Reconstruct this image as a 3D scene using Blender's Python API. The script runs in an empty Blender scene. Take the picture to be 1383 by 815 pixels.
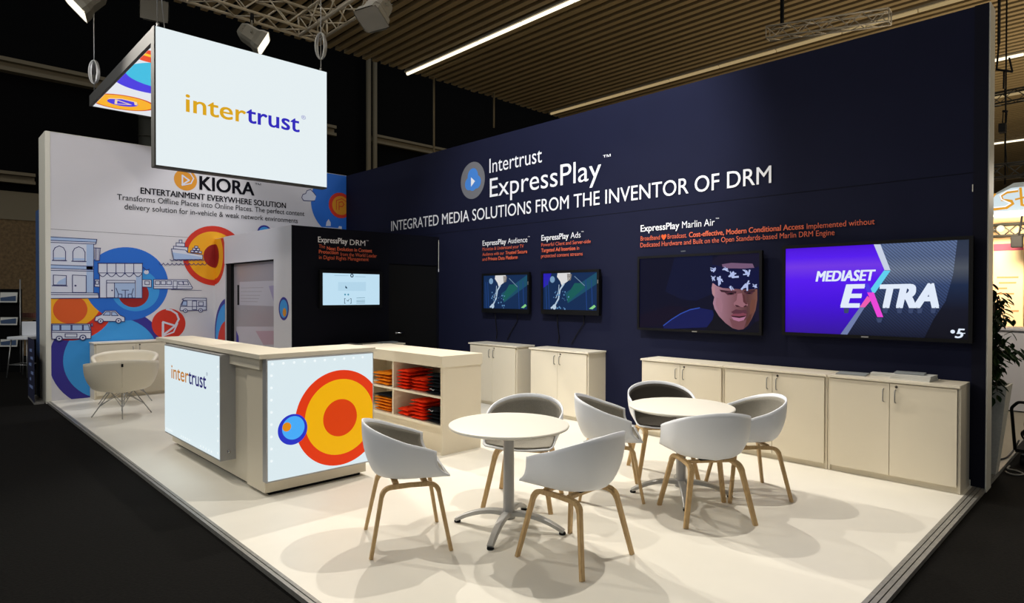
import bpy, bmesh, math, random
from mathutils import Vector, Matrix, noise
random.seed(7)
SC = bpy.context.scene
COL = SC.collection
PI = math.pi

# ------------------------------------------------------------------ camera
CAM = Vector((11.41339, -6.38993, 1.58706))
CR = Vector((0.69641, 0.71764, 0.00199)); CU = Vector((-0.0084, 0.00538, 0.99995)); CD = Vector((-0.7176, 0.69639, -0.00977))
FPX = 841.52
cd = bpy.data.cameras.new('camera'); cam = bpy.data.objects.new('camera', cd); COL.objects.link(cam)
cd.sensor_width = 36; cd.sensor_fit = 'HORIZONTAL'; cd.lens = FPX / 1383 * 36; cd.clip_start = .05; cd.clip_end = 300
m3 = Matrix((CR, CU, -CD)).transposed().to_4x4(); m3.translation = CAM
cam.matrix_world = m3
SC.camera = cam
def ray(x, y): return CD + CR * ((x - 691.5) / FPX) - CU * ((y - 407.5) / FPX)
def pX(x, y, X=0.): r = ray(x, y); return CAM + r * ((X - CAM.x) / r.x)     # a traced mark on a plane of constant X / Y / Z
def pY(x, y, Y=0.): r = ray(x, y); return CAM + r * ((Y - CAM.y) / r.y)
def pZ(x, y, Z=0.): r = ray(x, y); return CAM + r * ((Z - CAM.z) / r.z)

# ------------------------------------------------------------------ world, exposure, lights
SC.view_settings.view_transform = 'Standard'; SC.view_settings.look = 'None'
SC.view_settings.exposure = 0.0; SC.view_settings.gamma = 1.0; SC.view_settings.use_curve_mapping = False
W = bpy.data.worlds.new('hall_air'); SC.world = W; W.use_nodes = True
W.node_tree.nodes['Background'].inputs[0].default_value = (0.86, 0.93, 1.0, 1)
W.node_tree.nodes['Background'].inputs[1].default_value = 0.27
def spot(loc, aim, power, color=(1, .93, .82), size=70, blend=.6, r=.06):
    l = bpy.data.lights.new('spot_light', 'SPOT'); l.energy = power; l.color = color
    l.spot_size = math.radians(size); l.spot_blend = blend; l.shadow_soft_size = r
    o = bpy.data.objects.new('spot_light', l); COL.objects.link(o); o.location = loc
    o.rotation_euler = (Vector(aim) - Vector(loc)).to_track_quat('-Z', 'Y').to_euler(); return o
def area(loc, aim, power, color, sx, sy):
    l = bpy.data.lights.new('area_light', 'AREA'); l.energy = power; l.color = color; l.shape = 'RECTANGLE'; l.size = sx; l.size_y = sy
    o = bpy.data.objects.new('area_light', l); COL.objects.link(o); o.location = loc
    o.rotation_euler = (Vector(aim) - Vector(loc)).to_track_quat('-Z', 'Y').to_euler(); return o
WARM = (1, .935, .835)
SPOTS = [  # location, aim, power, cone, colour, softness
    ((1.90, -1.85, 5.45), (8.2, -3.2, 0), 760, 60, WARM, .035),
    ((4.00, -1.75, 5.35), (9.3, -2.2, 0), 540, 70, WARM, .035),
    ((1.62, -6.20, 5.45), (8.5, -2.6, 0), 520, 60, WARM, .035),
    ((6.30, -1.65, 5.50), (8.8, -3.8, 0), 460, 85, WARM, .035),
    ((9.00, -1.65, 5.50), (8.4, -3.9, 0), 460, 95, WARM, .035),
    ((7.40, -3.60, 5.50), (6.1, 0.0, 3.2), 1000, 72, (.90, .93, 1), .10),
    ((3.40, -.55, 5.75), (0.0, -2.6, 2.4), 190, 80, (.96, .96, 1), .3),
    ((.50, -1.80, 5.60), (1.3, -4.0, 0), 330, 60, (1, .97, .94), .06),
    ((5.60, -7.50, 5.50), (0.0, -3.4, 2.7), 520, 50, (.96, .96, 1), .3),  # unseen front spot, added to even out the mural wall
]
for L in SPOTS: spot(L[0], L[1], L[2], L[4], L[3], r=L[5])
STRIP_AND_FILL = [(-13.5, 230), (-7.7, 230), (-1.9, 60), (3.92, 50)]     # the modelled ceiling strip comes last; the others are unseen, added as fill
for y_, p_ in STRIP_AND_FILL: area((5.0, y_, 7.85), (5.0, y_ + (1.6 if y_ < -5 else 0), 0), p_, (1, .95, .86), 16 if y_ < 0 else 13, .25)
for x_, y_, p_ in ((17, 9, 600), (10, 14, 280)): area((x_, y_, 1.5), (x_ - 3, y_, 8), p_, (1, .84, .58), 5, 5)      # unseen uplights added to brighten the ceiling, like glow from neighbouring stands

# ------------------------------------------------------------------ materials
def lin(c): return tuple(((v / 255) / 12.92 if v / 255 <= .04045 else ((v / 255 + .055) / 1.055) ** 2.4) for v in c)
MATS = {}
def mat(name, rgb, rough=.5, metal=0., noise_amt=0., noise_scale=40., bump=0., emit=0., spec=.5, sheen=0.):
    if name in MATS: return MATS[name]
    m = bpy.data.materials.new(name); m.use_nodes = True; n = m.node_tree.nodes; lk = m.node_tree.links
    b = n['Principled BSDF']; c = lin(rgb)
    b.inputs['Base Color'].default_value = (*c, 1); b.inputs['Roughness'].default_value = rough; b.inputs['Metallic'].default_value = metal
    b.inputs['Specular IOR Level'].default_value = spec
    if emit:
        b.inputs['Base Color'].default_value = (*[v * .04 for v in c], 1); b.inputs['Specular IOR Level'].default_value = .15
        b.inputs['Emission Color'].default_value = (*c, 1); b.inputs['Emission Strength'].default_value = emit
    if noise_amt or bump:
        tc = n.new('ShaderNodeTexCoord'); nz = n.new('ShaderNodeTexNoise'); nz.inputs['Scale'].default_value = noise_scale; nz.inputs['Detail'].default_value = 6
        lk.new(tc.outputs['Object'], nz.inputs['Vector'])
        if noise_amt:
            r = n.new('ShaderNodeValToRGB'); r.color_ramp.elements[0].position = .3; r.color_ramp.elements[1].position = .7
            r.color_ramp.elements[0].color = (*[v * (1 - noise_amt) for v in c], 1); r.color_ramp.elements[1].color = (*[min(1, v * (1 + noise_amt)) for v in c], 1)
            lk.new(nz.outputs['Fac'], r.inputs[0]); lk.new(r.outputs[0], b.inputs['Base Color'])
        if bump:
            bp = n.new('ShaderNodeBump'); bp.inputs['Strength'].default_value = bump; bp.inputs['Distance'].default_value = .01
            lk.new(nz.outputs['Fac'], bp.inputs['Height']); lk.new(bp.outputs[0], b.inputs['Normal'])
    MATS[name] = m; return m
def glow(name, rgb, s=1.): return mat(name, rgb, .35, emit=s)
def wood(name, rgb, dark):
    m = bpy.data.materials.new(name); m.use_nodes = True; n = m.node_tree.nodes; lk = m.node_tree.links; b = n['Principled BSDF']
    tc = n.new('ShaderNodeTexCoord'); mp = n.new('ShaderNodeMapping'); mp.inputs['Scale'].default_value = (60, 60, 5)
    nz = n.new('ShaderNodeTexNoise'); nz.inputs['Scale'].default_value = 1.6; nz.inputs['Detail'].default_value = 5
    r = n.new('ShaderNodeValToRGB'); r.color_ramp.elements[0].color = (*lin(dark), 1); r.color_ramp.elements[1].color = (*lin(rgb), 1)
    r.color_ramp.elements[0].position = .3; r.color_ramp.elements[1].position = .65
    lk.new(tc.outputs['Object'], mp.inputs[0]); lk.new(mp.outputs[0], nz.inputs['Vector']); lk.new(nz.outputs['Fac'], r.inputs[0]); lk.new(r.outputs[0], b.inputs['Base Color'])
    b.inputs['Roughness'].default_value = .45; MATS[name] = m; return m
M_OAK = wood('oak_wood', (204, 172, 122), (182, 148, 98))
M_CARPET = mat('black_carpet', (13, 12, 10), .95, noise_amt=.6, noise_scale=60, bump=.4, spec=.1)
M_FLOOR = mat('white_laminate_floor', (234, 230, 218), .42, noise_amt=.02, noise_scale=3, spec=.35)
M_WHITEP = mat('white_panel', (212, 210, 214), .55, noise_amt=.01, noise_scale=2)
M_CAP = mat('white_profile', (222, 219, 205), .45)
M_NAVY = mat('navy_fabric', (20, 23, 46), .8, noise_amt=.04, noise_scale=3, spec=.15)
M_NAVYD = mat('navy_black_panel', (12, 13, 23), .8, spec=.12)
M_ALU = mat('brushed_aluminium', (150, 148, 142), .4, metal=.4, noise_amt=.15, noise_scale=30)
M_CHROME = mat('chrome', (190, 190, 192), .18, metal=1.)
M_GREYMET = mat('silver_lacquer', (168, 168, 168), .4, metal=.25)
M_CABW = mat('ivory_laminate', (222, 212, 190), .45, noise_amt=.01, noise_scale=3)
M_CABT = mat('ivory_top', (228, 219, 198), .4)
M_SEAM = mat('shadow_gap', (70, 64, 54), .8)
M_PLAST = mat('white_polypropylene', (226, 229, 234), .42)
M_FELT = mat('grey_felt', (140, 136, 126), .95, noise_amt=.25, noise_scale=300, bump=.3, spec=.1)
M_CHARC = mat('charcoal_felt', (70, 66, 60), .95, noise_amt=.25, noise_scale=300, bump=.3, spec=.1)
M_TABLE = mat('white_table_laminate', (240, 236, 224), .35)
M_BLACK = mat('black_plastic', (9, 9, 11), .5, spec=.2)
M_MATTBLK = mat('matt_black', (10, 10, 11), .8, spec=.2)
M_STEEL = mat('steel_wire', (170, 170, 168), .35, metal=.8)
M_LIGHTBOX = glow('lit_acrylic', (228, 238, 241), 1.0)
M_LBX = glow('counter_lit_acrylic', (216, 231, 236), 1.0)
M_LED = glow('led_dot', (238, 247, 249), 1.0)
M_TRUSS = mat('truss_aluminium', (176, 166, 146), .45, metal=.2)

# ------------------------------------------------------------------ mesh builder
ROOT = {}
class MB:
    def __init__(s): s.bm = bmesh.new(); s.mats = []
    def mi(s, m):
        if m not in s.mats: s.mats.append(m)
        return s.mats.index(m)
    def face(s, pts, m):
        try: f = s.bm.faces.new([s.bm.verts.new(p) for p in pts]); f.material_index = s.mi(m); return f
        except ValueError: return None
    def box(s, a, b, m, bev=0.):
        a = Vector(a); b = Vector(b); lo = Vector(map(min, a, b)); hi = Vector(map(max, a, b))
        r = bmesh.ops.create_cube(s.bm, size=1, matrix=Matrix.Translation((lo + hi) / 2) @ Matrix.Diagonal((*(hi - lo), 1)))
        vs = r['verts']; fs = {f for v in vs for f in v.link_faces}
        k = s.mi(m)
        for f in fs: f.material_index = k
        if bev:
            es = list({e for v in vs for e in v.link_edges})
            rb = bmesh.ops.bevel(s.bm, geom=es, offset=bev, segments=2, profile=.6, affect='EDGES')
            for f in rb['faces']: f.material_index = k
    def tube(s, path, r, m, seg=8, cap=True, closed=False, sq=None, up=None):
        P = [Vector(p) for p in path]; n = len(P); rs = r if isinstance(r, (list, tuple)) else [r] * n
        k = s.mi(m); rings = []; prev = None
        for i, p in enumerate(P):
            if closed: t = P[(i + 1) % n] - P[i - 1]
            else: t = P[min(i + 1, n - 1)] - P[max(i - 1, 0)]
            t.normalize()
            if prev is None:
                a = Vector(up) if up else (Vector((0, 0, 1)) if abs(t.z) < .9 else Vector((1, 0, 0)))
                x = (a - t * a.dot(t)).normalized()
            else: x = (prev - t * prev.dot(t)).normalized()
            prev = x; y = t.cross(x)
            if sq:
                w, h = sq; w *= rs[i]; h *= rs[i]; c = .3
                q = [(w, h * (1 - c)), (w * (1 - c), h), (-w * (1 - c), h), (-w, h * (1 - c)), (-w, -h * (1 - c)), (-w * (1 - c), -h), (w * (1 - c), -h), (w, -h * (1 - c))]
                rings.append([s.bm.verts.new(p + x * u + y * v) for u, v in q])
            else: rings.append([s.bm.verts.new(p + (x * math.cos(2 * PI * j / seg) + y * math.sin(2 * PI * j / seg)) * rs[i]) for j in range(seg)])
        N = len(rings[0])
        for i in range(n if closed else n - 1):
            A = rings[i]; B = rings[(i + 1) % n]
            for j in range(N):
                f = s.bm.faces.new([A[j], A[(j + 1) % N], B[(j + 1) % N], B[j]]); f.material_index = k; f.smooth = not sq
        if cap and not closed:
            f = s.bm.faces.new(rings[0][::-1]); f.material_index = k
            f = s.bm.faces.new(rings[-1]); f.material_index = k
    def lathe(s, prof, m, c=(0, 0, 0), seg=32, axis=None):
        k = s.mi(m); c = Vector(c); rings = []
        R = Matrix.Identity(3) if axis is None else Vector((0, 0, 1)).rotation_difference(Vector(axis)).to_matrix()
        for r, z in prof:
            if r < 1e-6: rings.append([s.bm.verts.new(c + R @ Vector((0, 0, z)))])
            else: rings.append([s.bm.verts.new(c + R @ Vector((r * math.cos(2 * PI * j / seg), r * math.sin(2 * PI * j / seg), z))) for j in range(seg)])
        for A, B in zip(rings, rings[1:]):
            for j in range(seg):
                a, b = A[j % len(A)], A[(j + 1) % len(A)]; c2, d = B[(j + 1) % len(B)], B[j % len(B)]
                vs = []
                for v in (a, b, c2, d):
                    if v not in vs: vs.append(v)
                if len(vs) > 2:
                    try: f = s.bm.faces.new(vs); f.material_index = k; f.smooth = True
                    except ValueError: pass
    def prism(s, pts, vec, m):
        vec = Vector(vec); k = s.mi(m)
        A = [s.bm.verts.new(Vector(p)) for p in pts]; B = [s.bm.verts.new(Vector(p) + vec) for p in pts]
        n = len(A)
        for i in range(n): s.bm.faces.new([A[i], A[(i + 1) % n], B[(i + 1) % n], B[i]]).material_index = k
        s.bm.faces.new(A[::-1]).material_index = k; s.bm.faces.new(B).material_index = k
    def build(s, name, parent=None, loc=None, recalc=True, smooth=None, merge=False):
        if merge: bmesh.ops.remove_doubles(s.bm, verts=s.bm.verts, dist=.0004)
        if recalc: bmesh.ops.recalc_face_normals(s.bm, faces=s.bm.faces)
        me = bpy.data.meshes.new(name)
        org = ROOT.get(parent.name, Vector()) if parent else Vector(loc or (0, 0, 0))
        bmesh.ops.translate(s.bm, verts=s.bm.verts, vec=-org)
        s.bm.to_mesh(me); s.bm.free()
        for m in s.mats: me.materials.append(m)
        if smooth is not None:
            for p in me.polygons: p.use_smooth = smooth
        o = bpy.data.objects.new(name, me); COL.objects.link(o)
        if parent: o.parent = parent
        else: o.location = org
        ROOT[o.name] = org
        return o
def tag(o, label=None, cat=None, group=None, kind=None):
    if label: o['label'] = label
    if cat: o['category'] = cat
    if group: o['group'] = group
    if kind: o['kind'] = kind
    return o
def thing(name, label, cat, loc=(0, 0, 0), rz=0., group=None, local=False, kind=None):
    o = bpy.data.objects.new(name, None); COL.objects.link(o); o.location = loc; o.rotation_euler = (0, 0, rz); o.empty_display_size = .1
    ROOT[o.name] = Vector((0, 0, 0)) if local else Vector(loc)       # local: parts are modelled round the origin
    return tag(o, label, cat, group, kind)
def copy_tree(o, parent=None):
    c = o.copy(); COL.objects.link(c)
    if parent: c.parent = parent; c.matrix_parent_inverse = o.matrix_parent_inverse.copy()
    ROOT[c.name] = ROOT.get(o.name, Vector())
    for ch in list(o.children): copy_tree(ch, c)
    return c
def struct(o, label=None): 
    o['kind'] = 'structure'
    if label: o['label'] = label
    return o
def one_box(name, a, b, m, parent=None, bev=0., loc=None):
    q = MB(); q.box(a, b, m, bev); return q.build(name, parent, loc)

# ------------------------------------------------------------------ flat graphics on real surfaces (vinyl, prints, screens)
def clip_poly(pts, ur, vr):
    lo = (ur[0], vr[0]); hi = (ur[1], vr[1])
    for ax in (0, 1):
        for sgn, lim in ((1, lo[ax]), (-1, hi[ax])):
            if lim is None: continue
            out = []; n = len(pts)
            for i in range(n):
                a = pts[i]; b = pts[(i + 1) % n]; da = sgn * (a[ax] - lim); db = sgn * (b[ax] - lim)
                if da >= 0: out.append(a)
                if da * db < 0:
                    t = da / (da - db); out.append((a[0] + (b[0] - a[0]) * t, a[1] + (b[1] - a[1]) * t))
            pts = out
            if len(pts) < 3: return []
    return pts
class Print:
    """flat shapes in the (u, v) plane of a surface; every layer of vinyl lies a little above the one before"""
    def __init__(s, to3d, normal, bounds=None, step=.0007, start=.001):
        s.f = to3d; s.n = Vector(normal); s.b = bounds; s.q = MB(); s.h = start; s.step = step
    def up(s): s.h += s.step
    def poly(s, pts, m, clip=True):
        pts = [tuple(p) for p in pts]
        if clip and s.b: pts = clip_poly(pts, *s.b)
        if len(pts) >= 3: s.q.face([Vector(s.f(*p)) + s.n * s.h for p in pts], m)
    def disc(s, c, r, m, seg=56, up=True, ry=None):
        s.poly([(c[0] + r * math.cos(2 * PI * i / seg), c[1] + (ry or r) * math.sin(2 * PI * i / seg)) for i in range(seg)], m)
        if up: s.up()
    def line(s, pts, w, m, closed=False):
        pts = [Vector(p) for p in pts]
        if closed: pts = pts + [pts[0]]
        for i, (a, b) in enumerate(zip(pts, pts[1:])):
            d = b - a
            if d.length < 1e-6: continue
            d.normalize(); nn = Vector((-d.y, d.x)) * w / 2; e = d * w * .35
            s.h += .00001
            s.poly([a - e + nn, b + e + nn, b + e - nn, a - e - nn], m)
    def text(s, txt, u0, u1, v, cap, m, bold=0., shear=0., mirror=False, v1=None):
        cu = bpy.data.curves.new('lettering', 'FONT'); cu.body = txt; cu.size = 1; cu.shear = shear; cu.resolution_u = 4
        o = bpy.data.objects.new('lettering', cu); COL.objects.link(o)
        bpy.context.view_layer.update()
        me = bpy.data.meshes.new_from_object(o)
        bpy.data.objects.remove(o); bpy.data.curves.remove(cu)
        vs = [p.co.copy() for p in me.vertices]
        if not vs: return
        x0 = min(p.x for p in vs); x1 = max(p.x for p in vs)
        capH = .729
        sx = (u1 - u0) / (x1 - x0); sy = cap / capH
        k = s.q.mi(m); dv = 0 if v1 is None else (v1 - v); bw_ = bold * cap * 1.5
        for ox, oy in (((0, 0),) if not bold else ((-bw_, -bw_ * .5), (bw_, -bw_ * .5), (bw_, bw_ * .5), (-bw_, bw_ * .5), (0, 0))):
            s._put(me, u0 + ox, v + oy, x0, x1, sx, sy, dv, k); s.h += .00012
        bpy.data.meshes.remove(me); s.up()
    def _put(s, me, u0, v, x0, x1, sx, sy, dv, k):
        vs = [p.co.copy() for p in me.vertices]
        nv = [s.q.bm.verts.new(Vector(s.f(u0 + (p.x - x0) * sx, v + p.y * sy + dv * (p.x - x0) / (x1 - x0))) + s.n * s.h) for p in vs]
        for p in me.polygons:
            try: s.q.bm.faces.new([nv[i] for i in p.vertices]).material_index = k
            except ValueError: pass
    def build(s, name, parent): return s.q.build(name, parent, recalc=False)
def circle3(a, b, c):
    ax, ay = a; bx, by = b; cx, cy = c; d = 2 * (ax * (by - cy) + bx * (cy - ay) + cx * (ay - by))
    ux = ((ax * ax + ay * ay) * (by - cy) + (bx * bx + by * by) * (cy - ay) + (cx * cx + cy * cy) * (ay - by)) / d
    uy = ((ax * ax + ay * ay) * (cx - bx) + (bx * bx + by * by) * (ax - cx) + (cx * cx + cy * cy) * (bx - ax)) / d
    return (ux, uy), math.hypot(ax - ux, ay - uy)
V_NAVYINK = mat('navy_ink', (38, 44, 104), .6); V_BLK = mat('black_vinyl', (12, 12, 22), .8, spec=.1); V_WHT = mat('white_vinyl', (240, 240, 242), .55)
V_PALE = mat('pale_print', (208, 212, 226), .6); V_SHADE = mat('pale_blue_print', (164, 188, 224), .6)
V_RED = mat('red_print', (206, 44, 20), .6); V_YEL = mat('amber_print', (238, 168, 10), .6); V_ORG = mat('orange_print', (214, 84, 18), .6)
V_DRED = mat('dark_red_print', (150, 18, 14), .6); V_BLUE = mat('blue_print', (24, 104, 204), .6); V_LBLUE = mat('light_blue_print', (52, 150, 222), .6)
V_INDIGO = mat('indigo_print', (46, 38, 140), .6); V_GOLD = mat('gold_print', (214, 142, 16), .6)
V_OTXT = mat('orange_vinyl', (222, 100, 62), .55); V_GREYD = mat('grey_vinyl', (112, 112, 116), .6); V_SKY = mat('cloud_blue_vinyl', (64, 132, 214), .55)

# ================================================================== SETTING
L = 10.456; D = 4.91; H = 4.0; CZ = -.035
XS = 3.07; YS = -2.539; HS = 2.56
one = MB(); one.box((-9.5, -14, CZ - .1), (34, 46, CZ), M_CARPET); struct(one.build('floor'), 'black carpet of the exhibition hall')
pl = MB(); pl.box((0, -D + .045, CZ), (L - .085, 0, 0), M_FLOOR); platform = struct(pl.build('platform'), 'raised cream white floor of the stand')
q = MB()
q.box((-.6, -D - .0, CZ), (L, -D + .022, -.004), M_ALU); q.box((-.6, -D + .024, CZ), (L, -D + .044, .001), M_ALU)
q.build('edge_trim', platform)
q = MB()
q.box((L - .084, -D, CZ), (L - .06, -.0, .001), M_ALU); q.box((L - .056, -D, CZ), (L - .03, -.0, -.002), M_ALU); q.box((L - .026, -D, CZ), (L, -.0, -.006), M_ALU)
q.build('edge_trim', platform)

# ---- white mural wall
q = MB(); q.box((-.6, -D, CZ), (0, 0, H), M_WHITEP); wl = q.build('wall_left'); struct(wl, 'white wall printed with coloured discs and line drawings')
q = MB(); q.box((-.605, -D - .012, CZ), (.004, -D + .004, H + .004), M_CAP); q.box((-.02, -D + .004, CZ), (.006, -D + .05, H + .004), M_CAP); q.box((-.6, -D, H), (.004, 0, H + .006), M_CAP)
q.build('edge_profile', wl)
mural = Print(lambda u, v: (0, u, v), (1, 0, 0), ((-D + .05, .002), (0, H)), step=.00015)
def Wp(x, y): p = pX(x, y, 0); return (p.y, p.z)
def zoomer(x0, y0, sc, f): return lambda x, y: f(x0 + x / sc, y0 + y / sc)
z3 = zoomer(60, 300, 6.27, Wp); z4 = zoomer(200, 290, 4.79, Wp); z5 = zoomer(0, 240, 3.136, Wp); z8 = zoomer(220, 220, 5.32, Wp)
mural.line([(-D + .05, 2.56), (-2.54, 2.56)], .006, V_GREYD); mural.line([(-2.54, 2.56), (0, 2.56)], .006, V_GREYD)
mural.line([(-2.50, 0), (-2.50, 2.56)], .005, V_GREYD); mural.up()
# big discs
mural.disc((-4.10, .60), .79, V_INDIGO); mural.disc((-4.07, .585), .645, V_LBLUE)
mural.disc((-4.60, 1.44), .55, V_RED); mural.disc((-4.64, 1.50), .42, V_YEL); mural.disc((-4.62, 1.36), .215, V_ORG)
mural.disc((-3.86, 1.76), .585, V_BLUE); mural.disc((-3.75, 1.66), .34, V_LBLUE); mural.disc((-3.78, 1.60), .215, V_DRED)
mural.disc((-2.54, 2.268), .52, V_RED); mural.disc((-2.56, 2.268), .42, V_YEL); mural.disc((-2.52, 2.262), .205, V_DRED)
mural.disc((-3.95, .42), .12, V_YEL); mural.disc((-3.93, .42), .07, V_RED)
# red play badge
mural.disc((-3.27, 1.10), .255, V_RED)
mural.line([z5(690, 615), z5(690, 672)], .035, V_PALE); mural.line([z5(690, 612), z5(742, 628), z5(690, 668)], .03, V_PALE)
mural.line([z5(742, 628), z5(757, 600), z5(748, 577), z5(725, 562), z5(706, 558)], .03, V_PALE); mural.line([z5(690, 672), z5(735, 655), z5(752, 618)], .02, V_PALE); mural.up()
# blue corner disc, spiral, boats, cloud
mural.disc((-.10, 3.42), .66, V_BLUE)
mural.disc((-.13, 3.39), .255, V_RED); mural.disc((-.12, 3.39), .19, V_GOLD)
mural.line([(-.16, 3.30), (-.16, 3.45), (-.09, 3.47), (-.05, 3.42), (-.09, 3.37), (-.16, 3.37)], .016, V_RED)
mural.line([(-.22, 3.30), (-.22, 3.48), (-.10, 3.53), (0, 3.48)], .014, V_RED); mural.up()
mural.poly([z8(x, y) for x, y in [(1010, 270), (997, 250), (1005, 228), (1025, 222), (1035, 200), (1060, 193), (1075, 205), (1090, 225), (1100, 240), (1092, 268), (1060, 280)]], V_PALE); mural.up()
mural.line([z8(x, y) for x, y in [(1090, 275), (1010, 272), (997, 250), (1005, 228), (1025, 222), (1035, 200), (1060, 193), (1080, 212), (1098, 235)]], .014, V_NAVYINK)
mural.poly([z8(x, y) for x, y in [(1170, 455), (1175, 425), (1190, 405), (1205, 430), (1205, 455)]], V_PALE); mural.poly([z8(x, y) for x, y in [(1255, 478), (1265, 455), (1285, 458), (1285, 480)]], V_PALE)
mural.line([z8(1095, 462), z8(1280, 475)], .02, V_PALE); mural.up()
# small disc above the store
mural.disc((-1.665, 2.735), .135, V_INDIGO); mural.disc((-1.665, 2.735), .105, V_LBLUE); mural.disc((-1.70, 2.70), .055, V_GOLD)
# line drawings
LW = .011
def outline(pts, z, fill=None, closed=True, w=LW):
    pp = [z(*p) for p in pts]
    if fill: mural.poly(pp, fill); mural.up()
    mural.line(pp, w, V_NAVYINK, closed)
def wheel(c, r, z):
    a = z(*c); b = z(c[0] + r, c[1]); rr = abs(b[0] - a[0])
    mural.disc(a, rr, V_NAVYINK, 24); mural.disc(a, rr * .68, V_PALE, 24); mural.disc(a, rr * .3, V_NAVYINK, 16)
# train behind the cafe
outline([(425, 487), (470, 487), (470, 552), (425, 548)], z3, V_PALE); outline([(433, 500), (458, 500), (458, 528), (433, 528)], z3)
outline([(828, 488), (905, 490), (905, 553), (828, 550)], z3, V_PALE); outline([(850, 500), (888, 502), (888, 532), (850, 530)], z3)
outline([(35, 420), (255, 422), (270, 445), (288, 474), (280, 482), (35, 480)], z4, V_PALE)
for x in (46, 83, 120): outline([(x, 430), (x + 30, 430), (x + 30, 454), (x, 453)], z4)
outline([(162, 430), (188, 431), (186, 480), (162, 479)], z4)
for x in (196, 228): outline([(x, 432), (x + 26, 432), (x + 34, 455), (x, 454)], z4)
mural.line([z4(35, 466), z4(280, 468)], LW * .7, V_NAVYINK); mural.line([z4(150, 486), z4(345, 491)], LW * .6, V_NAVYINK); mural.up()
# house
outline([(25, 125), (443, 148), (435, 185), (415, 190), (415, 602), (455, 605), (460, 645), (25, 648)], z3, V_PALE)
mural.poly([z3(x, y) for x, y in [(355, 190), (413, 192), (413, 598), (355, 596)]], V_SHADE); mural.poly([z3(x, y) for x, y in [(25, 128), (438, 151), (434, 172), (25, 155)]], V_SHADE)
mural.poly([z3(x, y) for x, y in [(25, 364), (410, 377), (410, 404), (25, 392)]], V_SHADE); mural.up()
for a, b in (((25, 155), (437, 172)), ((25, 172), (430, 188)), ((25, 362), (413, 376)), ((25, 392), (413, 405)), ((25, 409), (413, 418)), ((25, 598), (450, 602)), ((25, 614), (455, 617))): mural.line([z3(*a), z3(*b)], LW, V_NAVYINK)
for dx, dy in ((0, 0), (165, 7)):
    pts = [(75, 325), (75, 245), (90, 218), (125, 203), (160, 218), (178, 250), (178, 325)]
    outline([(x + dx, y + dy) for x, y in pts], z3, V_PALE); mural.poly([z3(x + dx, y + dy) for x, y in [(78, 300), (175, 302), (175, 318), (78, 316)]], V_SHADE)
    mural.line([z3(66 + dx, 326 + dy), z3(187 + dx, 329 + dy)], LW * 1.3, V_NAVYINK)
outline([(75, 450), (185, 455), (185, 535), (75, 533)], z3, V_PALE); mural.line([z3(66, 540), z3(192, 543)], LW * 1.2, V_NAVYINK)
mural.poly([z3(x, y) for x, y in [(120, 500), (180, 470), (180, 530), (100, 528)]], V_SHADE)
outline([(237, 450), (353, 455), (353, 598), (237, 597)], z3, V_PALE); mural.disc(z3(262, 540), .014, V_NAVYINK, 12)
outline([(430, 220), (470, 222), (465, 328), (430, 327)], z3, V_PALE); mural.line([z3(420, 220), z3(476, 223)], LW, V_NAVYINK); mural.line([z3(442, 225), z3(442, 325)], LW * .7, V_NAVYINK); mural.line([z3(456, 225), z3(455, 325)], LW * .7, V_NAVYINK); mural.up()
# cafe
outline([(466, 440), (826, 440), (826, 645), (468, 643)], z3, V_PALE); mural.poly([z3(x, y) for x, y in [(775, 460), (823, 460), (823, 642), (775, 642)]], V_SHADE)
AX = [455, 530, 605, 680, 755, 828]
for a, b in zip(AX, AX[1:]):
    sc = [(a + (b - a) * t / 6, 432 + 32 * math.sin(PI * t / 6)) for t in range(7)]
    outline([(a, 350), (b, 351)] + sc[::-1], z3, V_PALE); mural.line([z3(a, 432), z3(b, 432)], LW, V_NAVYINK)
mural.line([z3(452, 350), z3(830, 352)], LW * 1.4, V_NAVYINK)
outline([(525, 495), (768, 496), (768, 641), (525, 641)], z3, V_PALE); mural.poly([z3(x, y) for x, y in [(596, 520), (766, 520), (766, 640), (596, 640)]], V_SHADE); mural.up()
mural.line([z3(525, 516), z3(768, 516)], LW, V_NAVYINK); mural.line([z3(592, 516), z3(592, 640)], LW, V_NAVYINK); mural.disc(z3(572, 580), .012, V_NAVYINK, 10)
for ln in ([(655, 578), (712, 578)], [(683, 578), (683, 640)], [(605, 560), (625, 612), (655, 612), (655, 640)], [(625, 612), (622, 640)], [(752, 565), (738, 612), (708, 612), (708, 640)], [(738, 612), (742, 640)]): mural.line([z3(*p) for p in ln], LW, V_NAVYINK)
mural.disc(z3(862, 425), .035, V_PALE, 20); mural.line([z3(835, 385), z3(862, 410), z3(888, 400)], LW, V_NAVYINK); mural.up()
# ship and waves
outline([(150, 222), (240, 230), (255, 247), (352, 262), (352, 290), (165, 292)], z4, V_PALE); mural.poly([z4(x, y) for x, y in [(155, 245), (250, 258), (345, 275), (345, 288), (165, 289)]], V_SHADE)
outline([(163, 205), (255, 212), (255, 240), (240, 230), (163, 222)], z4, V_PALE); outline([(180, 183), (236, 186), (236, 208), (180, 205)], z4, V_PALE); outline([(200, 165), (218, 165), (218, 185), (200, 184)], z4, V_PALE)
for x, y in ((275, 232), (300, 234), (325, 238), (287, 218), (312, 220), (300, 204)): outline([(x, y), (x + 20, y + 1), (x + 20, y + 13), (x, y + 12)], z4, V_PALE)
for base, xs in ((288, range(140, 350, 28)), (312, range(70, 370, 28))):
    for x in xs: mural.line([z4(x + 28 * t / 4, base + 3 + (12 if base > 300 else 8) * math.sin(PI * t / 4)) for t in range(5)], LW * .9, V_NAVYINK)
mural.up()
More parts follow.
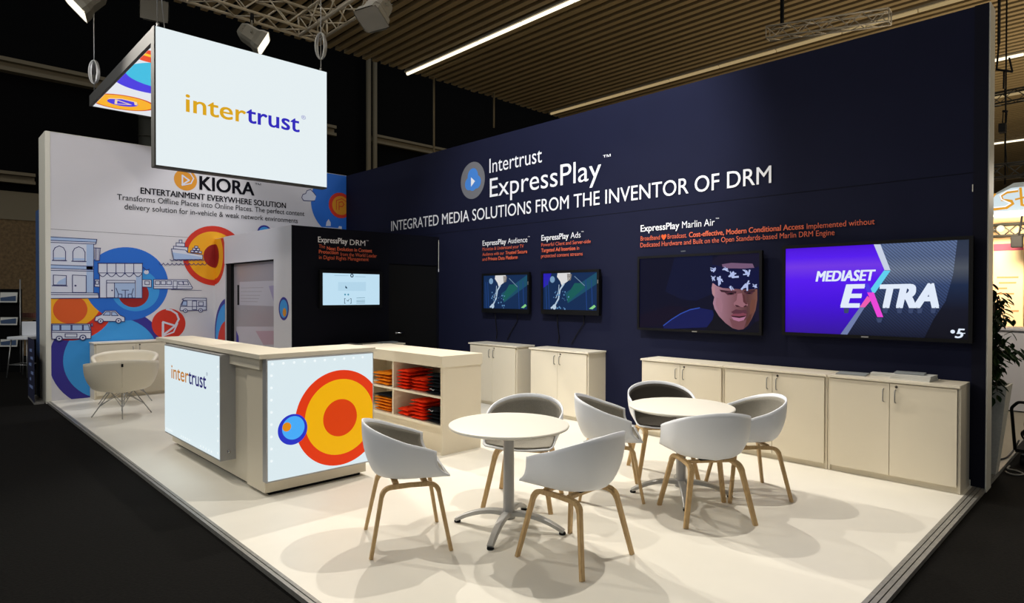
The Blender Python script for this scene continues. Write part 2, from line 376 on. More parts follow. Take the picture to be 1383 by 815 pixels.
# camper van, car, bus
outline([(205, 612), (212, 580), (228, 552), (218, 548), (240, 540), (375, 542), (375, 618), (205, 622)], z4, V_PALE)
outline([(225, 560), (250, 560), (250, 590), (216, 588)], z4, V_SHADE); outline([(285, 560), (312, 560), (312, 615), (285, 615)], z4); outline([(325, 565), (355, 565), (355, 590), (325, 590)], z4)
mural.line([z4(210, 595), z4(375, 595)], LW, V_NAVYINK); mural.line([z4(228, 555), z4(375, 556)], LW, V_NAVYINK); wheel((240, 622), 15, z4); wheel((338, 620), 15, z4)
outline([(400, 608), (404, 590), (428, 582), (445, 564), (488, 564), (508, 584), (527, 592), (527, 610)], z5, V_PALE); outline([(435, 583), (448, 569), (466, 569), (466, 584)], z5, V_SHADE); outline([(472, 569), (486, 569), (500, 585), (472, 585)], z5, V_SHADE)
wheel((425, 608), 13, z5); wheel((501, 607), 13, z5)
outline([(217, 620), (380, 620), (385, 655), (384, 682), (219, 684)], z5, V_PALE)
for a, b in ((220, 253), (257, 300), (304, 348)): outline([(a, 624), (b, 624), (b, 648), (a, 648)], z5, V_SHADE)
outline([(352, 624), (374, 624), (380, 648), (352, 648)], z5, V_SHADE); mural.line([z5(219, 655), z5(384, 657)], LW, V_NAVYINK); outline([(275, 662), (325, 662), (325, 676), (275, 676)], z5)
outline([(386, 618), (391, 618), (391, 630), (386, 630)], z5, V_PALE); wheel((250, 682), 15, z5); wheel((350, 678), 15, z5)
mural.build('printed_mural', wl)
let = Print(lambda u, v: (0, u, v), (1, 0, 0), None, start=.0008)
let.disc((-3.005, 3.53), .18, V_GOLD)
let.line([(-3.055, 3.44), (-3.055, 3.60), (-2.95, 3.53), (-3.06, 3.44)], .024, V_PALE); let.line([(-3.06, 3.43), (-2.92, 3.48), (-2.88, 3.57), (-2.93, 3.65), (-3.02, 3.68)], .018, V_PALE); let.up()
let.text('Intertrust', -2.775, -2.16, 3.662, .125, V_BLK); let.text('KIORA', -2.779, -1.857, 3.395, .245, V_BLK, .022); let.text('™', -1.84, -1.73, 3.57, .06, V_BLK)
let.text('ENTERTAINMENT EVERYWHERE SOLUTION', -3.676, -1.261, 3.222, .105, V_BLK, .018)
let.text('Transforms Offline Places into Online Places. The perfect content', -4.007, -.894, 3.088, .095, V_BLK, v1=3.11)
let.text('delivery solution for in-vehicle & weak network environments', -3.906, -1.028, 2.948, .095, V_BLK, v1=2.962)
let.build('printed_lettering', wl)

# ---- navy wall
q = MB(); q.box((0, 0, CZ), (L - .004, .2, H), M_NAVY); wb = q.build('wall_back'); struct(wb, 'tall navy wall with white headline lettering')
q = MB(); q.box((L - .004, -.004, CZ), (L + .006, .204, H + .004), M_CAP); q.build('end_cap', wb)
q = MB(); q.box((L - .10, -.014, 0), (L - .004, -.0005, H), mat('navy_post', (17, 18, 32), .8, spec=.15)); q.box((L - .106, -.016, 2.46), (L - .100, -.0, 2.52), M_CAP); q.box((L - .106, -.016, 0.0), (L - .100, -.0, .05), M_CAP); q.build('edge_post', wb)
q = MB(); q.box((0, -.002, 2.618), (L - .1, -.0005, 2.624), M_NAVYD); q.build('panel_seam', wb)
nl = Print(lambda u, v: (u, 0, v), (0, -1, 0), None, start=.0012)
nl.disc((3.935, 3.395), .29, V_GREYD)
for c, r in (((3.85, 3.35), .10), ((3.94, 3.46), .125), ((4.03, 3.36), .105), ((3.94, 3.33), .10)): nl.disc(c, r, V_SKY, 32)
nl.poly([(3.85, 3.25), (4.03, 3.255), (4.03, 3.40), (3.85, 3.40)], V_SKY); nl.up(); nl.poly([(3.90, 3.30), (4.00, 3.375), (3.90, 3.45)], V_WHT); nl.up()
nl.text('Intertrust', 4.335, 5.43, 3.455, .23, V_WHT); nl.text('ExpressPlay', 4.345, 6.47, 3.085, .30, V_WHT, v1=3.085); nl.text('™', 6.50, 6.62, 3.32, .06, V_WHT)
nl.text('INTEGRATED MEDIA SOLUTIONS FROM THE INVENTOR OF DRM', 1.652, 8.661, 2.765, .19, V_WHT, .004, v1=2.752)
def title(b, r, u0, u1, u2, v, cap): nl.text(b, u0, u1, v, cap, V_WHT, .016); nl.text(r.strip('™'), u1 + cap * .45, u2 - .05, v, cap, V_WHT); nl.text('™', u2 - .04, u2, v + cap * .72, .022, V_WHT)
title('ExpressPlay', 'Marlin Air™', 7.076, 7.60, 8.09, 2.362, .083)
nl.text('Broadband', 7.076, 7.345, 2.252, .058, V_OTXT); nl.text('Broadcast.', 7.45, 7.70, 2.252, .058, V_OTXT)
nl.poly([(7.40 + .036 * x, 2.275 + .034 * y) for x, y in [(0, -1.1), (.7, -.3), (1, .3), (.8, .9), (.4, 1), (0, .6), (-.4, 1), (-.8, .9), (-1, .3), (-.7, -.3)]], V_ORG)
nl.text('Cost-effective, Modern Conditional Access', 7.73, 8.99, 2.252, .06, V_OTXT, .018); nl.text('Implemented without', 9.02, 9.622, 2.248, .058, V_OTXT)
nl.text('Dedicated Hardware and Built on the Open Standards-based Marlin DRM Engine', 7.076, 9.278, 2.172, .058, V_OTXT)
title('ExpressPlay', 'Audience™', 4.194, 4.72, 5.21, 2.352, .083)
nl.text('Monetize & Understand your TV', 4.194, 5.09, 2.275, .052, V_OTXT); nl.text('Audience with our', 4.194, 4.68, 2.195, .052, V_OTXT); nl.text('Trusted Secure', 4.71, 5.16, 2.195, .054, V_OTXT, .018); nl.text('and', 4.194, 4.30, 2.12, .052, V_OTXT); nl.text('Private Data Platform', 4.33, 4.97, 2.12, .054, V_OTXT, .018)
title('ExpressPlay', 'Ads™', 5.444, 5.94, 6.20, 2.352, .083)
nl.text('Powerful Client and Server-side', 5.444, 6.32, 2.270, .052, V_OTXT); nl.text('Targeted Ad Insertion', 5.444, 6.06, 2.192, .054, V_OTXT, .018); nl.text('in', 6.09, 6.13, 2.192, .052, V_OTXT); nl.text('protected content streams', 5.444, 6.19, 2.115, .052, V_OTXT)
nl.build('printed_lettering', wb)

# ---- store room in the corner
q = MB(); q.box((.0, YS, 0), (.49, -2.44, HS), M_WHITEP)
q.box((.49, YS - .012, 2.11), (XS - .021, -2.44, HS + .006), M_WHITEP); q.box((2.46, YS - .012, 0), (XS - .021, -2.44, 2.11), M_WHITEP); q.box((.49, YS, 0), (2.46, -2.44, .55), M_WHITEP)
ws = q.build('wall_front'); struct(ws, 'white front wall of the corner store room')
sp = Print(lambda u, v: (u, YS, v), (0, -1, 0), ((.004, .488), (0, 2.555)))
sp.disc((0, 2.268), .50, V_RED); sp.disc((0, 2.268), .40, V_YEL); sp.disc((0, 2.262), .21, V_DRED)
sp.disc((.60, .93), .60, V_INDIGO); sp.disc((.60, .90), .55, V_LBLUE); sp.disc((.62, .66), .50, V_RED)
sp.b = None; sp.h = .0135
sp.disc((2.80, 1.392), .165, V_INDIGO); sp.disc((2.80, 1.392), .13, V_LBLUE); sp.disc((2.83, 1.34), .06, V_GOLD)
sp.build('printed_graphic', ws)
q = MB(); q.box((.50, -2.52, .55), (.70, -2.40, 2.11), M_MATTBLK); q.box((2.44, -2.53, .55), (2.46, -2.40, 2.11), M_MATTBLK); q.box((.50, -2.53, 2.095), (2.46, -2.40, 2.11), M_MATTBLK); q.box((.50, -2.53, .55), (2.46, -2.40, .56), M_MATTBLK)
win = q.build('window_1'); struct(win, 'dark framed grey shutter in the store room front')
M_SHUT = mat('grey_gloss_shutter', (150, 144, 148), .3); M_REFL = mat('pale_reflection_band', (178, 174, 182), .3); M_REFL2 = mat('mauve_reflection', (170, 140, 152), .35)
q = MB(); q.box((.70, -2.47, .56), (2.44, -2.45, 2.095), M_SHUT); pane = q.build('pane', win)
wp = Print(lambda u, v: (u, -2.47, v), (0, -1, 0), ((.705, 2.435), (.56, 2.095)))  # reflections of the stand opposite, painted as flat shapes on the glossy pane
wp.poly([(.95, 1.42), (2.43, 1.42), (2.43, 1.80), (.95, 1.80)], M_REFL); wp.poly([(.80, .6), (2.43, .56), (2.43, 1.12), (.80, 1.06)], M_REFL); wp.up()
for z in (1.48, 1.53, 1.58, 1.64, 1.7): wp.line([(1.0, z), (1.9 - (1.7 - z), z)], .008, M_SHUT)
wp.poly([(2.1, 1.72), (2.43, 1.74), (2.43, 1.45), (2.3, 1.45)], mat('violet_reflection', (150, 140, 170), .35)); wp.poly([(1.6, 1.02), (2.43, 1.06), (2.3, .85), (1.9, .82)], M_REFL2); wp.poly([(2.0, .66), (2.25, .72), (2.3, .6), (2.05, .58)], mat('slate_reflection', (90, 86, 96), .4)); wp.poly([(.85, 1.75), (.93, 1.75), (.93, 1.42), (.85, 1.42)], M_MATTBLK); wp.poly([(.80, 1.0), (.90, .9), (.95, .58), (.80, .56)], V_INDIGO)
wp.build('painted_reflections', win)
q = MB(); q.box((XS - .02, YS - .012, 0), (XS, -.98, HS), M_NAVYD); q.box((XS - .06, -.98, 2.08), (XS, 0, HS), M_NAVYD); q.box((XS - .06, -.03, 0), (XS, 0, 2.08), M_NAVYD); q.box((XS - .06, -2.43, 0), (XS - .021, -.98, HS), M_NAVYD)
q.box((XS - .008, -.012, 2.0), (XS + .004, -.004, HS - .05), M_CAP); q.box((XS - .006, -.016, 1.98), (XS + .006, -.002, 2.03), V_WHT)
wsd = q.build('wall_right'); struct(wsd, 'near-black navy side wall of the store room')
q = MB(); q.box((.0, -2.44, HS - .03), (XS - .06, -.0, HS), M_NAVYD); struct(q.build('ceiling_store'), 'roof of the store room')
q = MB(); q.box((XS - .05, -.975, .005), (XS - .02, -.035, 2.075), M_MATTBLK); dr = q.build('door_1'); struct(dr, 'black door of the store room')
q = MB(); q.lathe([(0, 0), (.022, 0), (.022, .012), (.009, .014), (.009, .05), (0, .05)], M_CHROME, (XS - .02, -.83, .99), 16, (1, 0, 0)); q.tube([(XS + .028, -.83, .99), (XS + .028, -.71, .99)], .009, M_CHROME)
q.build('door_handle', dr)
dl = Print(lambda u, v: (XS, u, v), (1, 0, 0), None, start=.0012)
dl.text('ExpressPlay', -2.165, -1.70, 2.345, .085, V_WHT, .016); dl.text('DRM', -1.66, -1.40, 2.335, .085, V_WHT); dl.text('™', -1.385, -1.345, 2.40, .022, V_WHT)
for txt, bold, a, b, v in (('The', 0, -2.155, -2.06, 2.262), ('Next Evolution in Content', .016, -2.03, -1.285, 2.24), ('Protection', .016, -2.155, -1.85, 2.185), ('from the World Leader', 0, -1.82, -1.20, 2.165), ('in Digital Rights Management', 0, -2.155, -1.345, 2.105)): dl.text(txt, a, b, v, .056, V_OTXT, bold)
dl.build('printed_lettering', wsd)

# ---- hall: ceiling of slats, dark end wall
M_SLAT = mat('ceiling_slat', (158, 136, 98), .7, noise_amt=.08, noise_scale=.6); M_DECK = mat('dark_deck', (10, 9, 7), .9)
q = MB()
q.box((-3.6, -13, 8.30), (34, 46, 8.4), M_DECK)
y = -12.9; i = 0
while y < 45.9:
    q.box((-3.6 + .06 * random.random(), y, 8.0), (34, y + .14, 8.09), M_SLAT)
    y += .275; i += 1
struct(q.build('ceiling'), 'slatted brown metal ceiling of the hall')
M_HALL = mat('dark_hall_wall', (9, 9, 10), .9, spec=.1)
q = MB(); q.box((-9.5, -14, CZ), (-9, 46, 14), M_HALL); struct(q.build('wall_hall'), 'black end wall of the exhibition hall')
q = MB(); q.box((-9.5, 45.5, CZ), (34, 46, 8.4), mat('far_hall_wall', (60, 54, 44), .9)); struct(q.build('wall_far'), 'far wall of the exhibition hall')
M_BEAM = mat('beam_paint', (118, 106, 82), .6)
def beam(name, a, b, lab):
    q = MB(); a = Vector(a); b = Vector(b); h = b.z - a.z
    q.box((a.x, a.y, a.z), (b.x, b.y, a.z + h * .28), M_BEAM); q.box((a.x, a.y, b.z - h * .28), (b.x, b.y, b.z), M_BEAM); q.box((a.x, a.y, a.z), (a.x + .1, b.y, b.z), M_BEAM)
    return struct(q.build(name), lab)
beam('trim_1', (-8.98, -13, 7.22), (-8.7, 3.3, 7.56), 'steel beam high on the dark hall wall')
beam('trim_2', (-8.98, 3.3, 7.20), (-8.7, 4.5, 7.56), 'steel beam stub beside the column')
beam('trim_3', (-8.98, 6.05, 7.24), (-8.7, 12.5, 7.56), 'steel beam right of the column')
beam('trim_4', (-8.98, -13, 4.42), (-8.7, -4.0, 4.70), 'lower steel beam of the dark hall wall')
q = MB(); q.box((-9, -13, 3.5), (-8.9, -3.8, 4.22), mat('beige_fascia', (120, 110, 88), .7)); struct(q.build('trim_5'), 'beige fascia band on the hall wall')
q = MB(); q.box((-9, -13, 0), (-8.93, -3.8, 3.5), mat('brown_render', (112, 92, 64), .9, noise_amt=.3, noise_scale=14, bump=.3)); struct(q.build('wall_brown'), 'rough brown wall behind the brochure rack')
q = MB(); q.tube([(-8.6, 5.72, CZ), (-8.6, 5.72, 11)], .09, M_BEAM, 12); q.tube([(-8.6, 5.98, CZ), (-8.6, 5.98, 11)], .09, M_BEAM, 12); struct(q.build('trim_6'), 'twin tube column on the hall wall')
q = MB(); q.tube([(-8.3, -1.52, CZ), (-8.3, -1.52, 6.9)], .23, mat('duct_metal', (70, 68, 58), .5, metal=.5), 20); 
for z in range(14): q.tube([(-8.3, -1.52, z * .5), (-8.3, -1.52, z * .5 + .03)], .24, MATS['duct_metal'], 20)
struct(q.build('trim_7'), 'dark ribbed duct column on the hall wall')

# ================================================================== RECEPTION COUNTER
ctr = thing('reception_counter', 'L-shaped cream reception counter with two lit panels, front left of the stand', 'counter', (5.35, -4.0, 0))
q = MB(); q.prism([(4.14, -4.37, .03), (6.574, -4.37, .03), (6.574, -3.49, .03), (6.0, -3.49, .03), (6.0, -3.95, .03), (4.14, -3.95, .03)], (0, 0, 1.058), M_CABW); q.box((6.22, -4.388, .03), (6.573, -4.371, 1.0), M_CABW)
q.box((4.1, -4.42, 1.0), (6.55, -4.371, 1.088), M_CABT); q.build('body', ctr)
q = MB(); q.prism([(4.20, -4.34, 0), (6.54, -4.34, 0), (6.54, -3.53, 0), (6.05, -3.53, 0), (6.05, -3.97, 0), (4.20, -3.97, 0)], (0, 0, .03), M_MATTBLK); q.build('plinth', ctr)
q = MB(); q.prism([(3.85, -4.45, 1.09), (6.62, -4.45, 1.09), (6.62, -3.42, 1.09), (6.13, -3.42, 1.09), (6.13, -4.08, 1.09), (3.85, -4.08, 1.09)], (0, 0, .035), M_CABT); q.build('countertop', ctr)
q = MB(); q.box((4.352, -4.498, .176), (5.925, -4.37, 1.078), M_GREYMET); lb = q.build('light_box', ctr)
q = MB(); q.box((4.362, -4.502, .190), (5.912, -4.496, 1.066), M_LBX); q.build('lit_panel', lb)
M_INKO = glow('backlit_orange_ink', (196, 128, 52), .9); M_INKB = glow('backlit_blue_ink', (38, 34, 110), .9)
p1 = Print(lambda u, v: (u, -4.502, v), (0, -1, 0), None)
LED0 = []
def led(parent, p, ax):
    if not LED0:
        q = MB(); q.lathe([(0, .003), (.007, .003), (.011, 0)], M_LED, seg=12); o = q.build('led'); o.parent = parent; LED0.append(o)
    else: o = LED0[0].copy(); COL.objects.link(o); o.parent = parent
    o.location = Vector(p) - Vector((5.35, -4.0, 0)); o.rotation_euler = (PI / 2, 0, 0) if ax == 'y' else (0, PI / 2, 0)
for k in range(8): led(lb, (5.885, -4.5022, .24 + k * .105), 'y')
for k in range(5): led(lb, (4.40 + k * .05, -4.5022, .225), 'y'); led(lb, (4.90 + k * .06, -4.5022, .225), 'y'); led(lb, (5.45 + k * .07, -4.5022, .225), 'y')
p1.text('inter', 4.592, 5.115, .757, .145, M_INKO, .012); p1.text('trust', 5.125, 5.60, .757, .145, M_INKB, .014); p1.text('®', 5.61, 5.645, .875, .03, M_INKB)
p1.build('lettering', lb)
q = MB(); q.lathe([(0, 0), (.012, 0), (.012, .02), (0, .02)], M_CHROME, (5.925, -4.43, .25), 12, (1, 0, 0)); q.build('panel_lock', lb)
q = MB(); q.box((6.575, -4.405, .128), (6.648, -3.458, 1.088), M_GREYMET); lb2 = q.build('light_box', ctr)
q = MB(); q.box((6.645, -4.395, .14), (6.652, -3.468, 1.078), M_LBX); q.build('lit_panel', lb2)
p2 = Print(lambda u, v: (6.652, u, v), (1, 0, 0), ((-4.394, -3.469), (.141, 1.077)))
for k in range(10): led(lb2, (6.6522, -4.36 + k * .088, 1.05), 'x')
for k in range(8): led(lb2, (6.6522, -4.368, .96 - k * .095), 'x')
G_RED = glow('backlit_red', (224, 56, 16), .95); G_YEL = glow('backlit_yellow', (240, 176, 8), .95); G_VERM = glow('backlit_vermilion', (216, 62, 10), .95); G_BLU = glow('backlit_blue', (40, 52, 196), .95); G_SKY = glow('backlit_sky', (72, 172, 250), .95); G_ORA = glow('backlit_orange', (226, 140, 16), .95)
p2.disc((-3.779, .556), .40, G_RED, 72); p2.disc((-3.779, .5625), .317, G_YEL, 72); p2.disc((-3.781, .555), .156, G_VERM)
p2.disc((-4.197, .518), .122, G_BLU); p2.disc((-4.192, .53), .093, G_SKY); p2.disc((-4.247, .545), .036, G_ORA, 24)
p2.build('disc_graphic', lb2)

# ================================================================== BACK COUNTER WITH SHIRTS
SX0, SX1, SY0, SY1 = 4.75, 6.53, -2.606, -2.10
sh = thing('shelf_unit', 'cream open shelf counter filled with folded shirts behind the reception counter', 'shelf', ((SX0 + SX1) / 2, -2.35, 0))
q = MB(); q.box((SX1 - .03, SY0, 0), (SX1, SY1, .945), M_CABW); q.build('side_panel', sh)
q = MB(); q.box((SX0, SY0, 0), (SX0 + .03, SY1, .945), M_CABW); q.build('side_panel', sh)
q = MB(); q.box((SX0, SY1 - .02, .0), (SX1 - .03, SY1, .945), M_CABW); q.build('back_panel', sh)
q = MB(); q.box((5.63, SY0 + .01, .29), (5.652, SY1 - .02, .90), M_CABW); q.build('divider', sh)
q = MB(); q.box((SX0 + .03, SY0 + .005, .558), (SX1 - .03, SY1 - .02, .58), M_CABT); q.build('shelf', sh)
q = MB(); q.box((SX0 + .03, SY0 + .005, .262), (SX1 - .03, SY1 - .02, .29), M_CABT); q.build('shelf', sh)
q = MB(); q.box((SX0 + .03, SY0 + .06, 0), (SX1 - .03, SY0 + .08, .262), M_CABW); q.build('kick_board', sh)
q = MB(); q.box((SX0 - .01, SY0 - .012, .87), (SX1 + .012, SY1 + .01, .985), M_CABT, .004); q.build('countertop', sh)
M_TRED = mat('red_orange_cotton', (226, 52, 16), .9, noise_amt=.2, noise_scale=18, bump=.4, spec=.1); M_TORG = mat('amber_cotton', (226, 130, 20), .9, noise_amt=.2, noise_scale=18, bump=.4, spec=.1); M_TBLK = mat('black_cotton', (20, 24, 30), .9, noise_amt=.3, noise_scale=18, bump=.4, spec=.15)
M_TPRT = mat('white_shirt_print', (200, 205, 210), .7)
def shirt(x, y, z, w, dpt, t, m, lab, grp, rz=0, messy=.012, mark=False):
    bm = bmesh.new(); nx, ny, nz = 12, 12, 3; k = random.random() * 50
    grid = {}
    bmesh.ops.create_cube(bm, size=1)
    bmesh.ops.subdivide_edges(bm, edges=bm.edges, cuts=9, use_grid_fill=True)
    for v in bm.verts:
        c = v.co; px, py, pz = c.x * 2, c.y * 2, c.z * 2
        rnd = (1 - abs(pz) ** 2 * .12); e = max(0, abs(px) - .75) / .25; e2 = max(0, abs(py) - .75) / .25
        flat = 1 - .45 * max(e * e, 0) - .35 * e2 * e2
        n1 = noise.noise(Vector((px * 1.8 + k, py * 1.8, pz))); n2 = noise.noise(Vector((px * 4 + k, py * 4, pz * 2 + 9)))
        n3 = noise.noise(Vector((px * 9 + k, py * 9, pz * 5 + 3)))
        v.co = Vector((px * w / 2 * rnd + n2 * messy, py * dpt / 2 * rnd + n1 * messy * .8, (pz * flat * .5 + .5) * t + (n1 * .45 + n2 * .35 + n3 * .25) * messy * (pz * .5 + .5)))
        v.co.z = max(v.co.z, .0008)
    me = bpy.data.meshes.new('folded_shirt'); bm.to_mesh(me); bm.free(); me.materials.append(m)
    for p in me.polygons: p.use_smooth = True
    o = bpy.data.objects.new('folded_shirt', me); COL.objects.link(o); o.location = (x, y, z); o.rotation_euler = (0, 0, rz)
    tag(o, lab, 'shirt', grp); ROOT[o.name] = Vector()
    if mark:
        mm = MB(); P = [Vector((-.05 + .02 * a, -dpt / 2 - .010, t * .5 + .008 * math.sin(a * 1.7))) for a in range(5)]
        mm.tube(P, .003, M_TPRT, 6); mm.build('shirt_print', o)
    return o
def stack(x, y, z, n, w, d, t, m, lab, grp, messy=.012, mark=None, spread=.010):
    for i in range(n):
        o = shirt(x + random.uniform(-spread, spread), y + random.uniform(-spread, spread), z, w, d, t, m, lab, grp, random.uniform(-.05, .05), messy, mark == i)
        z += max(v.co.z for v in o.data.vertices) + .0006
    return z
YF = SY0 + .20
stack(5.38, YF, .582, 4, .34, .34, .030, M_TORG, 'amber shirt piled on the upper shelf left of the divider', 'amber shirts on the upper shelf', .02)
ZA = stack(5.40, YF, .292, 5, .36, .34, .026, M_TORG, 'amber folded shirt stacked on the lower shelf left of the divider', 'amber shirts on the lower shelf', .014)
stack(5.40, YF, ZA, 1, .36, .34, .022, M_TBLK, 'black folded shirt lying on top of the lower amber stack', 'black shirt on the amber stack')
stack(5.80, YF - .01, .582, 6, .22, .33, .028, M_TRED, 'rumpled red-orange shirt in the taller upper-shelf pile beside the divider', 'red shirts beside the upper divider', .018)
stack(6.065, YF + .01, .582, 4, .245, .34, .030, M_TRED, 'red-orange folded shirt in the lower upper-shelf pile touching the black shirts', 'red shirts in the middle of the upper shelf', .016)
stack(6.335, YF, .582, 6, .24, .34, .028, M_TBLK, 'black folded shirt stacked at the right end of the upper shelf', 'black shirts on the upper shelf', .016, 1)
stack(6.07, YF, .292, 6, .25, .34, .028, M_TRED, 'red-orange folded shirt stacked in the middle of the lower shelf', 'red shirts in the middle of the lower shelf', .016)
stack(5.80, YF - .02, .292, 2, .22, .30, .036, M_TRED, 'red-orange shirt lying in the low heap beside the lower divider', 'red shirts beside the lower divider', .02)
stack(6.335, YF, .292, 4, .24, .34, .030, M_TBLK, 'black folded shirt stacked at the right end of the lower shelf', 'black shirts on the lower shelf', .016, 3)

# ================================================================== CABINETS
def cabinet(w, d, h, loc, rz, label, group=None, ov=.012):
    t = thing('storage_cabinet', label, 'cabinet', loc, rz, group, local=True)
    q = MB(); q.box((-w / 2, -d / 2 + .02, 0), (-w / 2 + .02, d / 2, h - .022), M_CABW); q.box((w / 2 - .02, -d / 2 + .02, 0), (w / 2, d / 2, h - .022), M_CABW)
    q.box((-w / 2 + .02, d / 2 - .01, .0), (w / 2 - .02, d / 2, h - .022), M_CABW); q.box((-w / 2 + .02, -d / 2 + .03, .05), (w / 2 - .02, d / 2 - .01, .07), M_CABW)
    q.box((-w / 2 + .02, -d / 2 + .021, h - .09), (w / 2 - .02, d / 2 - .01, h - .022), M_CABW)
    q.box((-w / 2 + .02, -d / 2 + .04, 0), (w / 2 - .02, -d / 2 + .055, .05), M_CABW); q.build('carcass', t)
    q = MB(); q.box((-w / 2 - ov, -d / 2 - .012, h - .022), (w / 2 + ov, d / 2, h), M_CABT, .003); q.build('cabinet_top', t)
    for s in (-1, 1):
        q = MB(); x0, x1 = (-w / 2 + .022, -.002) if s < 0 else (.002, w / 2 - .022)
        q.box((x0, -d / 2, .055), (x1, -d / 2 + .018, h - .03), M_CABW, .0015); dd = q.build('door', t)
        q = MB(); hx = s * .045; zz = h - .19
        q.tube([(hx, -d / 2, zz), (hx, -d / 2 - .022, zz + .005), (hx, -d / 2 - .026, zz + .02), (hx, -d / 2 - .026, zz + .09), (hx, -d / 2 - .022, zz + .105), (hx, -d / 2, zz + .11)], .005, M_ALU)
        q.build('handle', dd)
    q = MB(); q.lathe([(0, .006), (.009, .006), (.011, 0)], mat('lock_metal', (70, 64, 56), .4, metal=.8), (.05, -d / 2, h - .055), 12, (0, -1, 0)); q.build('lock', t)
    return t
CD_ = .36
cabinet(1.0, CD_, .872, (7.838, -.2, 0), 0, 'low cream two-door cabinet under the face screen, leftmost of the long row', ov=0)
cabinet(1.00, CD_, .872, (8.843, -.2, 0), 0, 'low cream two-door cabinet in the middle of the long row, behind the right chair', ov=0)
cabinet(1.0, CD_, .872, (9.848, -.2, 0), 0, 'low cream two-door cabinet carrying brochures at the right end of the navy wall', ov=0)
cabinet(1.00, CD_, .885, (4.79, -.185, 0), 0, 'tall-looking cream cabinet behind the shelf unit, left of two standing apart')
cabinet(1.00, CD_, .885, (6.05, -.185, 0), 0, 'freestanding cream cabinet under the smaller screens, right of two standing apart')
cabinet(1.16, .36, .86, (XS + .2, -1.53, 0), PI / 2, 'cream cabinet against the dark store room wall under its bright screen')
cabinet(1.10, .33, .86, (.185, -3.83, 0), PI / 2, 'white cabinet against the mural wall behind the two lounge chairs')

# ================================================================== SCREENS
def grad_mat(name, stops, axis, u0, u1, stripes=False):
    m = bpy.data.materials.new(name); m.use_nodes = True; n = m.node_tree.nodes; lk = m.node_tree.links; b = n['Principled BSDF']
    tc = n.new('ShaderNodeTexCoord'); sx = n.new('ShaderNodeSeparateXYZ'); lk.new(tc.outputs['Object'], sx.inputs[0])
    mr = n.new('ShaderNodeMapRange'); mr.inputs[1].default_value = u0; mr.inputs[2].default_value = u1; lk.new(sx.outputs[axis], mr.inputs[0])
    r = n.new('ShaderNodeValToRGB'); els = r.color_ramp.elements
    while len(els) < len(stops): els.new(.5)
    for e, (p, c) in zip(els, stops): e.position = p; e.color = (*lin(c), 1)
    lk.new(mr.outputs[0], r.inputs[0]); out = r.outputs[0]
    if stripes:
        wv = n.new('ShaderNodeTexWave'); wv.inputs['Scale'].default_value = 22; wv.bands_direction = 'DIAGONAL'; lk.new(tc.outputs['Object'], wv.inputs['Vector'])
        mx = n.new('ShaderNodeMix'); mx.data_type = 'RGBA'; mx.blend_type = 'MULTIPLY'; mx.inputs[0].default_value = .55; lk.new(out, mx.inputs[6]); lk.new(wv.outputs['Color'], mx.inputs[7]); out = mx.outputs[2]
    b.inputs['Base Color'].default_value = (.01, .01, .02, 1); lk.new(out, b.inputs['Emission Color']); b.inputs['Emission Strength'].default_value = 1; b.inputs['Roughness'].default_value = .5; b.inputs['Specular IOR Level'].default_value = .08
    MATS[name] = m; return m
def tv(label, u0, u1, v0, v1, frame, plane, w0, axis='y', bez=M_BLACK, foot=0., name='wall_screen'):
    """a flat screen: u along the wall, v up, plane = wall coordinate, frame = outline thickness round the picture"""
    if axis == 'y': T = lambda u, w, v: (u, plane - w, v); nrm = (0, -1, 0); loc = ((u0 + u1) / 2, plane, v0)
    else: T = lambda u, w, v: (plane + w, u, v); nrm = (1, 0, 0); loc = (plane, (u0 + u1) / 2, v0)
    t = thing(name, label, 'screen', loc)
    q = MB(); q.box(T(u0 - frame, w0 - .045, v0 - frame - foot), T(u1 + frame, w0 - .012, v1 + frame), bez, .004)
    for a, b in (((u0 - frame, v0 - frame - foot), (u1 + frame, v0)), ((u0 - frame, v1), (u1 + frame, v1 + frame)), ((u0 - frame, v0), (u0, v1)), ((u1, v0), (u1 + frame, v1))):
        q.box(T(a[0], w0 - .014, a[1]), T(b[0], w0, b[1]), bez)
    q.build('bezel', t)
    q = MB(); q.box(T((u0 + u1) / 2 - .2, 0, (v0 + v1) / 2 - .15), T((u0 + u1) / 2 + .2, w0 - .045, (v0 + v1) / 2 + .15), M_MATTBLK); q.build('wall_mount', t)
    pr = Print(lambda u, v: T(u, w0 - .012, v), nrm, ((u0, u1), (v0, v1)), step=.0003, start=.0005)
    return t, pr
WT = .085
def Sy(x, y): p = pY(x, y, -WT); return (p.x, p.z)
# --- face screen
(a0, b0), (a1, b1) = Sy(863, 443), Sy(1025.5, 342)
t, pr = tv('large wall screen showing a face with a patterned headband', a0, a1, b0 + .005, b1 + .0, .028, 0, WT)
zf = zoomer(850, 330, 6.268, Sy)
G = lambda n, c: glow('screen_' + n, c, 1.0)
pr.poly([(a0, b0), (a1, b0), (a1, b1 + .1), (a0, b1 + .1)], G('night', (10, 11, 34))); pr.up()
pr.poly([zf(*p) for p in [(380, 110), (700, 90), (700, 420), (560, 480), (440, 470), (300, 400)]], G('night_blue', (12, 16, 46))); pr.up()
pr.poly([zf(*p) for p in [(85, 600), (330, 520), (560, 540), (290, 690), (85, 700)]], G('night_violet', (16, 10, 32))); pr.up()
arc = [(285, 690), (350, 640), (430, 590), (510, 555), (590, 540)]
pr.poly([zf(*p) for p in arc + [(700, 560), (740, 700), (285, 720)]], G('planet', (18, 24, 78))); pr.up()
pr.line([zf(*p) for p in arc], .012, G('planet_rim', (44, 72, 160))); pr.up()
pr.poly([zf(*p) for p in [(640, 720), (700, 640), (720, 560), (790, 620), (900, 740), (1000, 720), (1080, 640), (1120, 600), (1120, 780), (640, 780)]], G('collar', (12, 12, 24))); pr.up()
